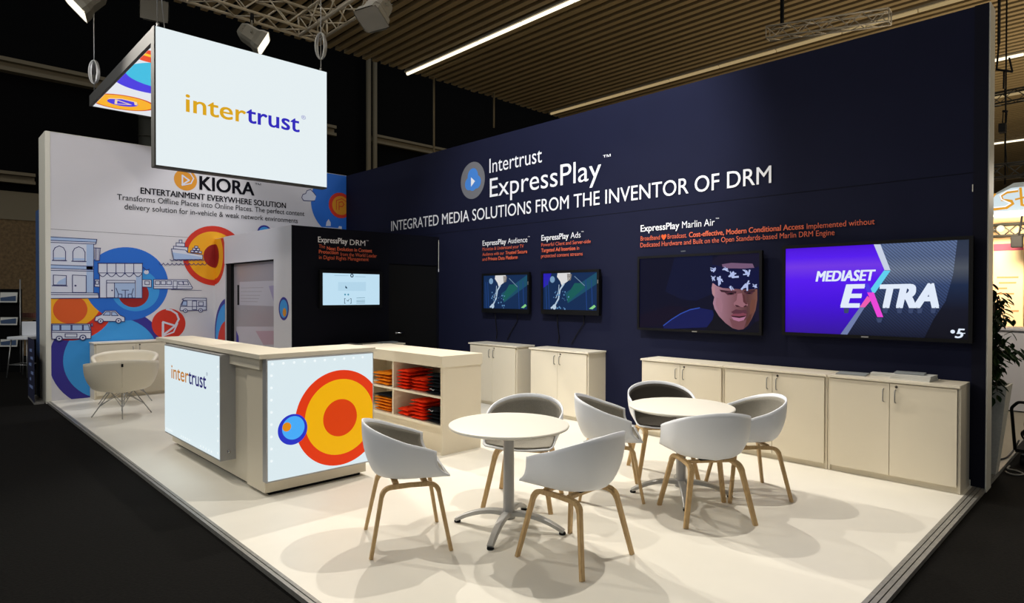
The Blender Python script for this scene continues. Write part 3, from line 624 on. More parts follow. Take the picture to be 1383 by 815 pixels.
pr.poly([zf(*p) for p in [(695, 330), (690, 250), (700, 140), (760, 90), (900, 70), (1120, 60), (1120, 640), (1060, 660), (1060, 380), (740, 380)]], G('cap', (20, 16, 40))); pr.up()
skin = [(700, 330), (720, 335), (800, 365), (1080, 380), (1080, 470), (1065, 560), (1035, 630), (1000, 690), (960, 722), (920, 726), (870, 712), (810, 668), (755, 610), (718, 550), (704, 500), (716, 450), (698, 420), (692, 370)]
pr.poly([zf(*p) for p in skin], grad_mat('screen_skin', [(0, (164, 122, 138)), (.28, (140, 98, 108)), (.55, (116, 74, 78)), (.8, (84, 50, 46)), (1, (112, 72, 58))], 'X', zf(700, 480)[0] - (a0 + a1) / 2, zf(1075, 480)[0] - (a0 + a1) / 2)); pr.up()
pr.poly([zf(*p) for p in [(700, 335), (718, 340), (722, 430), (705, 435), (696, 400)]], G('ear', (170, 126, 134))); pr.up()
pr.poly([zf(*p) for p in [(780, 170), (860, 158), (1040, 165), (1060, 210), (900, 205), (790, 205)]], G('forehead', (112, 84, 112))); pr.up()
pr.poly([zf(*p) for p in [(735, 450), (775, 465), (790, 520), (780, 580), (750, 560), (728, 510)]], G('cheek_light', (150, 108, 122))); pr.up()
pr.poly([zf(*p) for p in [(1012, 600), (1040, 560), (1022, 640), (985, 690), (990, 640)]], G('cheek_shade', (84, 50, 44))); pr.up()
pr.poly([zf(*p) for p in [(1030, 470), (1066, 470), (1050, 570), (1020, 600), (1018, 520)]], G('cheek_warm', (104, 64, 54))); pr.up()
pr.poly([zf(*p) for p in [(845, 630), (930, 660), (990, 640), (965, 715), (920, 722), (870, 705)]], G('chin', (112, 70, 78))); pr.up()
pr.poly([zf(*p) for p in [(760, 385), (830, 395), (905, 400), (900, 418), (830, 412), (775, 405)]], G('brow', (54, 28, 40))); pr.poly([zf(*p) for p in [(965, 395), (1060, 388), (1060, 402), (975, 414)]], G('brow', (54, 28, 40))); pr.up()
pr.poly([zf(*p) for p in [(805, 410), (850, 402), (895, 412), (880, 428), (830, 432)]], G('eye_socket', (78, 42, 56))); pr.poly([zf(*p) for p in [(975, 410), (1015, 402), (1050, 406), (1035, 424), (990, 426)]], G('eye_socket', (78, 42, 56))); pr.up()
pr.poly([zf(*p) for p in [(822, 418), (860, 410), (885, 417), (860, 428)]], G('eye', (22, 12, 20))); pr.poly([zf(*p) for p in [(985, 415), (1012, 408), (1036, 412), (1015, 422)]], G('eye', (22, 12, 20))); pr.up()
pr.poly([zf(*p) for p in [(912, 420), (950, 415), (965, 480), (1000, 500), (1000, 522), (960, 535), (925, 530), (885, 520), (880, 500), (905, 475)]], G('nose', (144, 98, 108))); pr.up()
pr.poly([zf(*p) for p in [(955, 425), (972, 430), (980, 485), (1002, 505), (985, 512), (962, 490)]], G('nose_shade', (84, 46, 52))); pr.poly([zf(*p) for p in [(890, 514), (915, 518), (940, 532), (905, 530)]], G('nostril', (52, 24, 34))); pr.poly([zf(*p) for p in [(962, 528), (985, 516), (994, 522), (975, 534)]], G('nostril', (52, 24, 34))); pr.up()
pr.poly([zf(*p) for p in [(858, 575), (900, 552), (950, 560), (985, 555), (1000, 590), (975, 585), (930, 588), (880, 592)]], G('moustache', (84, 46, 60))); pr.up()
pr.poly([zf(*p) for p in [(852, 604), (890, 588), (930, 590), (960, 582), (990, 592), (985, 612), (930, 616), (880, 612)]], G('lip', (122, 62, 78))); pr.poly([zf(*p) for p in [(862, 616), (930, 622), (985, 612), (965, 645), (925, 655), (880, 642)]], G('lower_lip', (168, 112, 140))); pr.up()
pr.poly([zf(*p) for p in [(860, 606), (930, 612), (985, 604), (975, 616), (930, 626), (870, 616)]], G('mouth', (44, 18, 30))); pr.up()
pr.poly([zf(*p) for p in [(700, 175), (760, 185), (830, 205), (920, 210), (1060, 200), (1095, 190), (1095, 380), (1000, 385), (880, 378), (790, 372), (740, 355), (694, 320), (690, 240)]], G('headband', (10, 14, 56))); pr.up()
flo = G('headband_print', (172, 184, 226))
for cx_, cy_, s_ in ((770, 305, 1.0), (880, 270, 1.15), (1000, 240, 1.0), (985, 350, 1.0), (712, 215, .7), (712, 290, .6), (820, 215, .6), (865, 372, .5), (1060, 355, .5)):
    for k_ in range(5):
        a_ = random.uniform(0, PI); l_ = random.uniform(14, 34) * s_; ox, oy = random.uniform(-20, 20) * s_, random.uniform(-16, 16) * s_
        pr.h += .00002; pr.line([zf(cx_ + ox - l_ * math.cos(a_), cy_ + oy - l_ * math.sin(a_)), zf(cx_ + ox + l_ * math.cos(a_), cy_ + oy + l_ * math.sin(a_))], random.uniform(.009, .022) * s_, flo)
pr.build('screen', t)
q = MB(); c = Sy(923, 339.5); q.box((c[0] - .03, -WT - .004, c[1] - .006), (c[0] + .03, -WT, c[1] + .006), M_CHROME); c = Sy(938, 446); q.box((c[0] - .03, -WT - .003, b0 - .02), (c[0] + .03, -WT, b0 - .008), M_STEEL); q.build('badge', t)
# --- purple screen
(a0, b0), (a1, b1) = Sy(1060, 449), Sy(1308.5, 336)
b1 = Sy(1184, 330)[1]; b0 = Sy(1184, 454)[1]
t, pr = tv('largest wall screen, purple and slate with big white lettering, far right', a0, a1, b0, b1, .03, 0, WT)
zm = zoomer(1050, 310, 4.94, Sy)
hh = b1 - b0
SCR_P = grad_mat('screen_purple', [(0, (48, 6, 150)), (.35, (66, 0, 216)), (.62, (84, 16, 236)), (.78, (110, 52, 226)), (.88, (84, 20, 236)), (1, (74, 8, 214))], 'Z', 0, hh)
SCR_S = grad_mat('screen_slate', [(0, (18, 24, 46)), (.3, (42, 56, 92)), (.55, (60, 80, 124)), (.72, (116, 130, 156)), (.85, (92, 110, 148)), (1, (96, 116, 158))], 'Z', 0, hh, True)
SCR_K = grad_mat('screen_slate_edge', [(0, (4, 5, 10)), (.3, (12, 15, 28)), (.55, (22, 38, 66)), (.72, (74, 80, 90)), (.85, (46, 54, 72)), (1, (40, 50, 68))], 'Z', 0, hh)
pr.poly([(a0, b0), (a1, b0), (a1, b1), (a0, b1)], SCR_S); pr.up()
pr.poly([zm(*p) for p in [(1200, 60), (1300, 60), (1300, 760), (960, 760), (1040, 600), (1120, 480), (1170, 300)]], SCR_K); pr.up()
pr.poly([zm(*p) for p in [(30, 100), (645, 90), (715, 270), (425, 720), (30, 720)]], SCR_P); pr.up()
pr.poly([zm(*p) for p in [(640, 100), (685, 100), (752, 272), (712, 272)]], G('chevron', (196, 206, 226))); pr.poly([zm(*p) for p in [(415, 705), (462, 705), (580, 520), (548, 520)]], G('chevron_low', (110, 124, 168))); pr.up()
wht = G('white', (222, 232, 248))
pr.poly([zm(*p) for p in [(708, 275), (752, 275), (648, 425), (600, 425)]], G('cyan', (96, 206, 236))); pr.poly([zm(*p) for p in [(598, 444), (625, 470), (582, 520), (545, 520)]], G('pink_low', (236, 92, 176))); pr.up()
pr.poly([zm(*p) for p in [(570, 362), (606, 362), (632, 425), (600, 425)]], G('x_blue', (70, 60, 220))); pr.poly([zm(*p) for p in [(596, 420), (640, 420), (704, 586), (664, 586)]], G('x_pink', (232, 70, 214))); pr.up()
def mtext(s, xa, ya, xb, yb, cap, m, bold): (u0, v0), (u1, v1) = zm(xa, ya), zm(xb, yb); pr.text(s, u0, u1, v0, cap, m, bold, .22, v1=v1)
caph = lambda xa, ya, xb, yb: zm(xa, yb)[1] - zm(xa, ya)[1]
mtext('MEDIASET', 255, 347, 650, 340, .102, wht, .03)
mtext('E', 428, 518, 570, 518, .218, wht, .045); mtext('TRA', 690, 520, 1064, 520, .212, wht, .045)
rf = G('letter_reflection', (58, 70, 104))
for x in (440, 700, 795, 870, 930, 1020): pr.poly([zm(*p) for p in [(x, 526), (x + 38, 526), (x + 30, 560), (x + 4, 560)]], rf)
pr.poly([zm(*p) for p in [(655, 592), (700, 592), (690, 622), (668, 622)]], rf)
pr.up(); pr.disc(zm(1168, 683), .016, wht, 12); pr.text('5', zm(1184, 722)[0], zm(1246, 722)[0], zm(1184, 724)[1], .082, wht, .02, .25)
pr.line([zm(1196, 696), zm(1250, 694)], .006, wht)
pr.build('screen', t)
q = MB(); c = Sy(1168, 456); q.box((c[0] - .03, -WT - .003, b0 - .02), (c[0] + .03, -WT, b0 - .008), M_STEEL); q.build('badge', t)
# --- two sport screens
zs = zoomer(620, 300, 5.095, Sy)
for label, x0, x1, dx, y0, y1, sx in (('small wall screen with a sports picture, left one above the freestanding cabinets', 652.4, 712, 0, 371, 416.5, 1.), ('small wall screen with a sports picture and blue corner, nearer the face screen', 733, 806, 402, 367.5, 418, 1.21)):
    (a0, b0), (a1, b1) = Sy(x0, y1), Sy(x1, y0)
    t, pr = tv(label, a0, a1, b0, b1, .035, 0, WT, foot=.03)
    Wd = a1 - a0; Hd = b1 - b0
    U = lambda x, y: (a0 + Wd * x, b0 + Hd * (1 - y))
    pr.poly([U(0, 0), U(1, 0), U(1, 1), U(0, 1)], G('sea', (18, 42, 80))); pr.up()
    if dx: pr.poly([U(0, 0), U(.16, 0), U(.1, .3), U(0, .4)], G('corner_blue', (40, 30, 170))); pr.up()
    pr.poly([U(.42, .55), U(1, .0), U(1, .30), U(.48, .82)], G('teal', (26, 74, 98))); pr.up()
    pr.poly([U(.46, .62), U(.60, .28), U(.72, .28), U(.78, .40), U(.47, .80)], G('green', (24, 88, 84))); pr.up()
    pr.disc(U(.18, .17), .045, G('ball', (116, 150, 184)), 18)
    for x in (.05, .1, .8, .9): pr.line([U(x, .2), U(x + .02, 1)], .012, G('streak', (30, 62, 124)))
    pr.poly([U(.28, 0), U(.52, 0), U(.53, .12), U(.48, .22), U(.42, .28), U(.36, .34), U(.33, .22), U(.27, .1)], G('shirt', (214, 214, 214))); pr.poly([U(.46, .02), U(.55, .04), U(.53, .2), U(.47, .22)], G('arm', (116, 108, 100))); pr.up()
    lg = G('limb', (176, 196, 214))
    pr.line([U(.40, .30), U(.33, .45), U(.30, .70), U(.24, .86), U(.16, .96)], .024, lg); pr.line([U(.31, .32), U(.30, .5), U(.25, .68)], .010, lg); pr.line([U(.60, .10), U(.78, .35)], .010, G('trail', (110, 134, 158))); pr.up()
    for k in range(26): pr.disc(U(random.uniform(.2, .5), random.uniform(.5, .98)), random.uniform(.004, .014), G('spray', (92, 136, 180)), 7, False)
    pr.up(); pr.disc(U(.22, .93), .035, lg, 12); pr.poly([U(.86, .96), U(.95, .85), U(.98, .9), U(.92, .97)], G('badge_green', (130, 200, 130)))
    pr.build('screen', t)
    q = MB(); q.box((a1 + .012, -WT - .004, b1 - Hd * .3), (a1 + .024, -WT, b1 - Hd * .2), M_STEEL); q.build('badge', t)
    q = MB(); mx = a0 + Wd * .25
    q.tube([(mx, -.05, b0 - .06), (mx - .01, -.03, b0 - .2), (mx + .02, -.03, b0 - .38), (mx, -.03, b0 - .46)], .007, M_BLACK); q.build('cable', t)
    q = MB(); mx = a0 + Wd * .75
    q.tube([(mx, -.05, b0 - .06), (mx - .03, -.02, b0 - .18), (mx - .16, -.02, b0 - .34), (mx - .24, -.02, b0 - .46)], .006, M_BLACK); q.build('cable', t)
# --- store room screen
def Sx(x, y): p = pX(x, y, XS + .07); return (p.y, p.z)
(a0, b0), (a1, b1) = Sx(436, 412.5), Sx(513, 371)
t, pr = tv('bright white screen on the dark store room wall', a0, a1, b0, b1, .045, XS, .07, axis='x')
Wd = a1 - a0; Hd = b1 - b0; U = lambda x, y: (a0 + Wd * x, b0 + Hd * (1 - y))
pr.poly([U(0, 0), U(1, 0), U(1, 1), U(0, 1)], G('paper_blue', (190, 222, 240))); pr.up()
pr.poly([U(.26, .28), U(.75, .26), U(.75, .55), U(.26, .55)], G('paper_box', (178, 212, 232))); pr.up()
ik = G('ink', (20, 50, 74)); pr.disc(U(.5, .06), .028, ik, 16); pr.disc(U(.5, .06), .014, G('paper_blue', (190, 222, 240)), 12)
pr.line([U(.2, .07), U(.44, .07)], .006, G('pale_ink', (140, 176, 196))); pr.line([U(.56, .09), U(.74, .09)], .006, G('pale_ink', (140, 176, 196)))
pr.poly([U(.385, .38), U(.42, .46), U(.41, .48), U(.385, .46)], ik)
for x in (.38, .435): pr.disc(U(x, .67), .014, G('teal_ink', (60, 140, 170)), 10)
for ln in ([(.385, .80), (.37, .80), (.37, .95), (.385, .95)], [(.47, .80), (.485, .80), (.485, .95), (.47, .95)], [(.41, .85), (.43, .88), (.45, .82)]): pr.line([U(*p) for p in ln], .008, ik)
for yv in (.78, .86, .9, .95): pr.line([U(.58, yv), U(.73, yv - .01)], .006, G('mid_ink', (90, 130, 150)))
pr.build('screen', t)

# ---- papers on the cabinets
ZT = .872
def paper(name, lab, cat, cx, cy, w, d, h, rz, m, layers=1, group=None):
    q = MB()
    for k in range(layers):
        a = random.uniform(-.04, .04); hz = h / layers
        R = Matrix.Rotation(a, 3, 'Z')
        q.prism([R @ Vector((sx * w / 2, sy * d / 2, k * hz)) for sx, sy in ((-1, -1), (1, -1), (1, 1), (-1, 1))], (0, 0, hz * .85), m)
    o = q.build(name); o.location = (cx, cy, ZT + .0005); o.rotation_euler = (0, 0, rz); return tag(o, lab, cat, group)
M_PAP = mat('brochure_paper', (214, 214, 208), .5); M_PAPG = mat('grey_brochure', (150, 156, 158), .5)
paper('brochure', 'thin grey brochure lying left of the white booklets', 'brochure', 9.50, -.19, .24, .2, .012, .1, M_PAPG, 2)
paper('booklet', 'small white booklet between the flat brochure and the thick stack', 'booklet', 9.72, -.13, .16, .10, .03, .05, M_PAP, 2)
paper('brochure_stack', 'thick stack of white brochures near the right end of the cabinets', 'brochure', 9.98, -.19, .30, .22, .045, -.05, M_PAP, 4)
paper('tablet_computer', 'grey flat tablet lying on the brochure stack', 'tablet', 9.95, -.17, .22, .16, .01, .12, M_PAPG).location.z = ZT + .047
ZT = .86
q = MB(); q.tube([(XS + .2, -1.95, .866), (XS + .22, -1.8, .885), (XS + .2, -1.72, .876), (XS + .26, -1.6, .866)], .006, mat('grey_cable', (150, 150, 150), .5)); tag(q.build('cable', None, (XS + .2, -1.95, .86)), 'grey cable lying loose on the store room cabinet', 'cable')
q = MB(); q.box((XS + .1, -1.25, .8605), (XS + .25, -.98, .875), M_PAPG); tag(q.build('brochure', None, (XS + .17, -1.1, .86)), 'flat brochure on the store room cabinet under the bright screen', 'brochure')

# ================================================================== TABLES
def table(loc, ang, label, cols=True):
    t = thing('bistro_table', label, 'table', loc, 0, 'round white bistro tables', local=True)
    q = MB(); q.lathe([(0, .690), (.395, .690), (.408, .697), (.41, .703), (.408, .710), (.40, .713), (0, .713)], M_TABLE, seg=72); q.build('tabletop', t)
    q = MB(); q.lathe([(0, .675), (.14, .675), (.14, .69), (0, .69)], M_GREYMET, seg=32); q.build('top_plate', t)
    q = MB(); q.lathe([(0, .07), (.046, .07), (.044, .10), (.038, .14), (.036, .60), (.037, .675), (0, .675)], M_GREYMET, seg=28); q.build('column', t)
    for k in range(4):
        a = ang + k * PI / 2; c, s = math.cos(a), math.sin(a); q = MB()
        path = []; rr = []
        for i in range(13):
            u = i / 12; r = .03 + u * .355; z = .105 * (1 - u ** 2.1) + .022 * u ** .5 - .004
            path.append((c * r, s * r, z)); rr.append(1.15 - .3 * u)
        q.tube(path, rr, mat('satin_silver', (176, 176, 174), .38, metal=.45), sq=(.016, .024)); ft = q.build('foot', t)
        q = MB(); q.lathe([(0, 0), (.022, 0), (.024, .008), (.02, .016), (0, .016)], M_BLACK, (c * .375, s * .375, 0), 16); q.build('glide', ft)
    return t
table((8.36, -3.455, 0), math.atan2(-.18, -.33), 'round white pedestal table at the front with three chairs round it')
table((8.80, -1.975, 0), math.atan2(-.23, -.31), 'round white pedestal table near the cabinets with four chairs round it')

# ================================================================== CHAIRS
def shell_pt(t, v):
    s = 1 if t >= 0 else -1; a = abs(t)
    if a <= .62:
        ph = a / .62 * PI / 2; sx, cy = math.sin(ph), math.cos(ph)
        rim = Vector((s * .292 * sx ** .9, -.015 - .262 * cy ** .92, .79 - .105 * (a / .62) ** 1.7))
        base = Vector((s * .228 * sx, -.005 - .200 * cy, .462))
    else:
        u = (a - .62) / .38
        rim = Vector((s * (.292 - .012 * u), -.015 + .165 * u, .685 - .045 * u - .01 * u * u))
        base = Vector((s * (.228 + .034 * u), -.005 + .245 * u, .462 + .006 * u))
    spine = Vector((0, max(-.135, -.135 + .42 * max(0, (a - .25) / .75) ** 1.1) if a < 1 else .285, .437 + (.008 if a > .9 else 0)))
    spine.y = -.135 + .385 * a ** 1.15
    if v <= .6:
        w = v / .6; p = rim.lerp(base, w)
        k = 1 - w ** (2.7 + 1.5 * max(0, a - .4))                                   # the wall stays out wide, then turns in to the seat
        h = base.lerp(rim, k); return Vector((h.x, h.y, p.z))
    w = (v - .6) / .4
    p = base.lerp(spine, w); p.z = base.z + (spine.z - base.z) * math.sin(w * PI / 2); return p
def shell_mesh(q, m, inset=0., tmax=1., vmin=0., nt=40, nv=16):
    k = q.mi(m); rows = []
    for j in range(nv + 1):
        v = vmin + (1 - vmin) * j / nv; row = []
        for i in range(nt + 1):
            t = tmax * (-1 + 2 * i / nt); p = shell_pt(t, v)
            if inset:
                e = .004; pt = shell_pt(min(1, t + e), v) - shell_pt(max(-1, t - e), v); pv = shell_pt(t, min(1, v + e)) - shell_pt(t, max(0, v - e))
                n = pt.cross(pv)
                if n.length > 1e-9: n.normalize()
                else: n = Vector((0, 0, 1))
                if n.dot(Vector((0, .02, .72)) - p) < 0: n = -n
                if v > .97: n = Vector((0, 0, 1))
                p = p + n * inset
            row.append(q.bm.verts.new(p))
        rows.append(row)
    for a, b in zip(rows, rows[1:]):
        for i in range(nt):
            f = q.bm.faces.new([a[i], a[i + 1], b[i + 1], b[i]]); f.material_index = k; f.smooth = True
def fillet(pts, r, n=6):
    out = [Vector(pts[0])]
    for a, b, c in zip(pts, pts[1:], pts[2:]):
        a, b, c = Vector(a), Vector(b), Vector(c); d1 = (a - b).normalized(); d2 = (c - b).normalized()
        p0 = b + d1 * r; p1 = b + d2 * r
        for i in range(n + 1):
            u = i / n; out.append(p0 * (1 - u) ** 2 + b * 2 * u * (1 - u) + p1 * u * u)
    out.append(Vector(pts[-1])); return out
def make_chair(label, felt):
    t = thing('shell_armchair', label, 'chair', (0, 0, 0), 0, 'white shell armchairs with oak legs', local=True)
    q = MB(); shell_mesh(q, M_PLAST); bmesh.ops.remove_doubles(q.bm, verts=q.bm.verts, dist=.0008); o = q.build('shell', t, smooth=True)
    md = o.modifiers.new('thickness', 'SOLIDIFY'); md.thickness = .011; md.offset = 0
    q = MB(); shell_mesh(q, felt, .014, .955, .05); bmesh.ops.remove_doubles(q.bm, verts=q.bm.verts, dist=.0015); o = q.build('upholstery', t, smooth=True)
    md = o.modifiers.new('thickness', 'SOLIDIFY'); md.thickness = .008; md.offset = 0
    for s in (-1, 1):
        back = fillet([(s * .252, -.242, 0), (s * .178, -.165, .398), (s * .172, .005, .404)], .055)
        front = fillet([(s * .258, .245, 0), (s * .178, .170, .404), (s * .172, .005, .404)], .055)
        for path in (back, front):
            n = len(path); rs = [.78 + .22 * min(1, i / 2) for i in range(n)]
            q = MB(); q.tube(path, rs, M_OAK, sq=(.021, .0145), up=(s, 0, 0)); q.build('leg', t)
    for y in (-.085, .095):
        q = MB(); q.box((-.172, y - .018, .405), (.172, y + .018, .425), M_OAK, .004); q.build('cross_bar', t)
    q = MB(); q.box((-.09, -.11, .425), (.09, .12, .433), M_BLACK, .002); q.build('mount_plate', t)
    return t
CH = [((8.04, -4.07), (.46, .89), 'white shell chair front left, nearest the counter, turned to the front table'),
      ((8.965, -3.47), (-1, -.04), 'white shell chair front right, nearest the viewer, its back to the right'),
      ((8.034, -2.976), (.518, -.855), 'white shell chair behind the front table with its grey seat facing us'),
      ((8.365, -2.335), (.76, .65), 'white shell chair at the left of the rear table seen from its side'),
      ((9.165, -2.25), (-.80, .60), 'white shell chair with its full back turned to us before the rear table'),
      ((9.135, -1.53), (-.66, -.75), 'white shell chair at the right of the rear table by the cabinets'),
      ((8.35, -1.545), (.72, -.69), 'white shell chair with dark grey seat behind the rear table')]
ch_a = make_chair(CH[0][2], M_FELT); ch_b = make_chair(CH[6][2], M_CHARC)
for i, ((x, y), f, lab) in enumerate(CH):
    c = ch_a if i == 0 else (ch_b if i == 6 else copy_tree(ch_a))
    c['label'] = lab; c.location = (x, y, 0); c.rotation_euler = (0, 0, math.atan2(f[1], f[0]) - PI / 2)

# ================================================================== LOUNGE CHAIRS
def lounge_pt(t, v):
    s = 1 if t >= 0 else -1; a = abs(t); ph = a * PI * .80; sx = math.sin(ph); cy = math.cos(ph)
    hgt = .69 + .06 * math.cos(ph) - .13 * max(0, (a - .72) / .28) ** 1.5
    rim = Vector((s * .40 * abs(sx) ** .85, -.34 * cy * (1 if cy > 0 else .95), hgt)); base = Vector((s * .30 * abs(sx) ** .9, -.24 * cy, .37))
    sp = Vector((0, -.18 + .42 * a, .335))
    if v <= .6:
        w = v / .6; k = 1 - w ** 2.6; h = base.lerp(rim, k); return Vector((h.x, h.y, rim.z + (base.z - rim.z) * w))
    w = (v - .6) / .4; p = base.lerp(sp, w); p.z = base.z + (sp.z - base.z) * math.sin(w * PI / 2); return p
def make_lounge(label):
    t = thing('lounge_chair', label, 'lounge chair', (0, 0, 0), 0, 'white lounge chairs', local=True)
    q = MB(); rows = []; k = q.mi(M_CABT)
    for j in range(15): rows.append([q.bm.verts.new(lounge_pt(-1 + 2 * i / 40, j / 14)) for i in range(41)])
    for a, b in zip(rows, rows[1:]):
        for i in range(40): f = q.bm.faces.new([a[i], a[i + 1], b[i + 1], b[i]]); f.material_index = k; f.smooth = True
    bmesh.ops.remove_doubles(q.bm, verts=q.bm.verts, dist=.001); o = q.build('shell', t, smooth=True); md = o.modifiers.new('thickness', 'SOLIDIFY'); md.thickness = .045; md.offset = 1 if False else -.0
    q = MB(); q.lathe([(0, .40), (.22, .40), (.25, .42), (.25, .45), (.22, .47), (0, .475)], M_CABT, (0, .02, 0), 32); q.build('seat_cushion', t)
    q = MB(); q.tube([lounge_pt(0, v) + Vector((0, -.024, 0)) for v in (.02, .2, .4, .55)], .004, M_CABW); q.build('back_seam', t)
    q = MB(); p = lounge_pt(0, .08); q.box((p.x - .012, p.y - .030, p.z - .03), (p.x + .012, p.y - .022, p.z + .01), M_BLACK); q.build('tag', t)
    for k in range(4):
        a = k * PI / 2; c, s = math.cos(a), math.sin(a); q = MB()
        q.tube([(c * .12, s * .12, .335), (c * .335, s * .335, .004)], .0065, M_STEEL); lg = q.build('leg', t)
    q = MB()
    for k in range(4):
        a = k * PI / 2; b = a + PI / 2; q.tube([(math.cos(a) * .25, math.sin(a) * .25, .135), (math.cos(b) * .13, math.sin(b) * .13, .325)], .004, M_STEEL); q.tube([(math.cos(b) * .25, math.sin(b) * .25, .135), (math.cos(a) * .13, math.sin(a) * .13, .325)], .004, M_STEEL)
    q.build('wire_brace', t)
    return t
l1 = make_lounge('white tub lounge chair on wire legs with its back to us'); l1.location = (1.97, -4.37, 0); l1.rotation_euler = (0, 0, math.atan2(.2, -.98) - PI / 2)
l2 = copy_tree(l1); l2['label'] = 'white tub lounge chair facing us between the nearer one and the mural'; l2.location = (.92, -4.10, 0); l2.rotation_euler = (0, 0, math.atan2(-.28, .96) - PI / 2)

# ================================================================== HANGING SIGN, TRUSS, LAMPS
ZS = 4.45; SXX = 4.0; TH = .12
sg = thing('hanging_sign', 'hanging L-shaped illuminated sign, white front and colourful underside', 'sign', (SXX - 1.6, -3.5, 2.98))
M_FRAME = mat('sign_frame', (62, 62, 60), .6)
q = MB(); q.box((SXX - TH, -4.495, 2.96), (SXX - .004, -2.515, ZS), M_FRAME); q.box((SXX - TH, -4.495, 2.955), (SXX, -2.515, 2.972), M_FRAME); q.box((SXX - TH, -4.497, 2.96), (SXX + .002, -4.482, ZS), M_FRAME)
fr = q.build('front_frame', sg)
q = MB(); q.box((SXX - .005, -4.482, 2.972), (SXX, -2.516, ZS - .004), M_LIGHTBOX); q.build('lit_panel', fr)
p3 = Print(lambda u, v: (SXX, u, v), (1, 0, 0), None)
p3.text('inter', -4.185, -3.54, 3.60, .215, glow('lit_gold', (222, 168, 30), .95), .012); p3.text('trust', -3.53, -2.885, 3.61, .215, glow('lit_indigo', (52, 44, 190), .95), .014); p3.text('®', -2.86, -2.80, 3.78, .05, glow('lit_pale_indigo', (130, 130, 200), .95))
p3.build('lettering', fr)
q = MB(); q.box((.72, -4.495, ZS - .15), (SXX - TH - .001, -2.515, ZS), M_FRAME); cp = q.build('ceiling_frame', sg)
ZU = ZS - .15
UB = ((.76, SXX - TH - .06), (-4.46, -2.55))
p4 = Print(lambda u, v: (u, v, ZU), (0, 0, -1), UB)
zc = zoomer(100, 0, 5.094, lambda x, y: (lambda p: (p.x, p.y))(pZ(x, y, ZU)))
p4.poly([(UB[0][0], UB[1][0]), (UB[0][1], UB[1][0]), (UB[0][1], UB[1][1]), (UB[0][0], UB[1][1])], glow('lit_white', (228, 232, 238), .95)); p4.up()
gI = glow('lit_blue', (62, 44, 224), .95); gC = glow('lit_cyan', (52, 190, 226), .95); gR = glow('lit_red', (236, 72, 20), .95); gY = glow('lit_amber', (250, 178, 16), .95); gD = glow('lit_dark_red', (200, 52, 10), .95)
c, r = circle3(zc(275, 543), zc(400, 612), zc(545, 645)); p4.disc(c, r, gI, 72)
c, r = circle3(zc(355, 470), zc(440, 560), zc(540, 595)); p4.disc(c, r, gC, 72)
c, r = circle3(zc(420, 393), zc(480, 418), zc(540, 432)); p4.disc(c, r, gR, 64)
a1_, a2_ = zc(455, 352), zc(540, 380); b1_, b2_ = zc(440, 368), zc(540, 395)
p4.poly([a1_, a2_, b2_, b1_], glow('lit_yellow', (255, 200, 30), .95)); p4.up()
yc = zc(335, 705); e = zc(550, 722); rr_ = math.hypot(e[0] - yc[0], e[1] - yc[1])
p4.disc(yc, rr_ * 1.02, gD, 64); p4.disc(yc, rr_ * .93, gY, 64); p4.disc(yc, rr_ * .47, gI, 48)
p4.line([(yc[0] - .12, yc[1] - .06), (yc[0] + .10, yc[1] - .10), (yc[0] - .02, yc[1] + .10), (yc[0] - .12, yc[1] - .06)], .03, glow('lit_cream', (244, 214, 170), .95)); p4.line([(yc[0] + .02, yc[1] + .16), (yc[0] + .16, yc[1] + .12), (yc[0] + .2, yc[1] - .05), (yc[0] + .1, yc[1] - .18)], .035, glow('lit_cream', (244, 214, 170), .95))
p4.build('disc_graphic', cp)
def wire(px, py, label, coil, z0=ZS, top=6.05, twin=False):
    t = thing('suspension_wire', label, 'wire', (px, py, z0), 0, 'wires carrying the hanging sign')
    q = MB()
    if twin: q.tube([(px - .02, py - .0, z0), (px, py, z0 + .75), (px, py, top)], .006, M_STEEL); q.tube([(px + .05, py + .05, z0), (px, py, z0 + .75)], .005, M_STEEL)
    else: q.tube([(px, py, z0), (px, py, top)], .006, M_STEEL)
    q.tube([(px, py, z0 + .001), (px, py, z0 + .05)], .014, M_STEEL); q.build('wire', t)
    if coil:
        q = MB()
        for k in range(5):
            rx = .045 + .006 * k; a = .8 + (k - 2) * .12
            q.tube([(px + rx * math.cos(u) * math.cos(a) , py + rx * math.cos(u) * math.sin(a), z0 + .33 + coil * math.sin(u)) for u in [2 * PI * i / 20 for i in range(20)]], .010, M_STEEL, 6, closed=True)
        q.build('coil', t)
wire(3.96, -4.45, 'pair of thin wires holding the near top corner of the hanging sign', 0, twin=True)
wire(3.95, -2.57, 'suspension wire with a steel coil above the right end of the sign', .17)
wire(.80, -4.45, 'suspension wire with a coil at the far left corner of the sign', .17)

def truss(name, label, a, b, s, up, m=M_TRUSS, parent=None, tri=False, r=.024, pitch=None):
    """a lattice girder from a to b with square or triangular section s"""
    a, b, up = Vector(a), Vector(b), Vector(up); d = (b - a); Ln = d.length; d.normalize(); side = d.cross(up).normalized()
    t = parent or thing(name, label, 'truss', a)
    offs = [(-.5, 0), (.5, 0), (.5, 1), (-.5, 1)] if not tri else [(-.5, 0), (.5, 0), (0, .87)]
    C_ = [side * (o[0] * s) + up * (o[1] * s) for o in offs]
    for c in C_: q = MB(); q.tube([a + c, b + c], r, m, 8); q.build('chord', t)
    n = max(2, round(Ln / (pitch or s))); q = MB()
    for k in range(len(C_)):
        c1, c2 = C_[k], C_[(k + 1) % len(C_)]
        for i in range(n):
            p = a + d * (Ln * i / n); p2 = a + d * (Ln * (i + 1) / n)
            q.tube([p + (c1 if i % 2 else c2), p2 + (c2 if i % 2 else c1)], r * .5, m, 6)
    for e in (a, b):
        for k in range(len(C_)): q.tube([e + C_[k], e + C_[(k + 1) % len(C_)]], r * .7, m, 6)
    q.build('bracing', t); return t
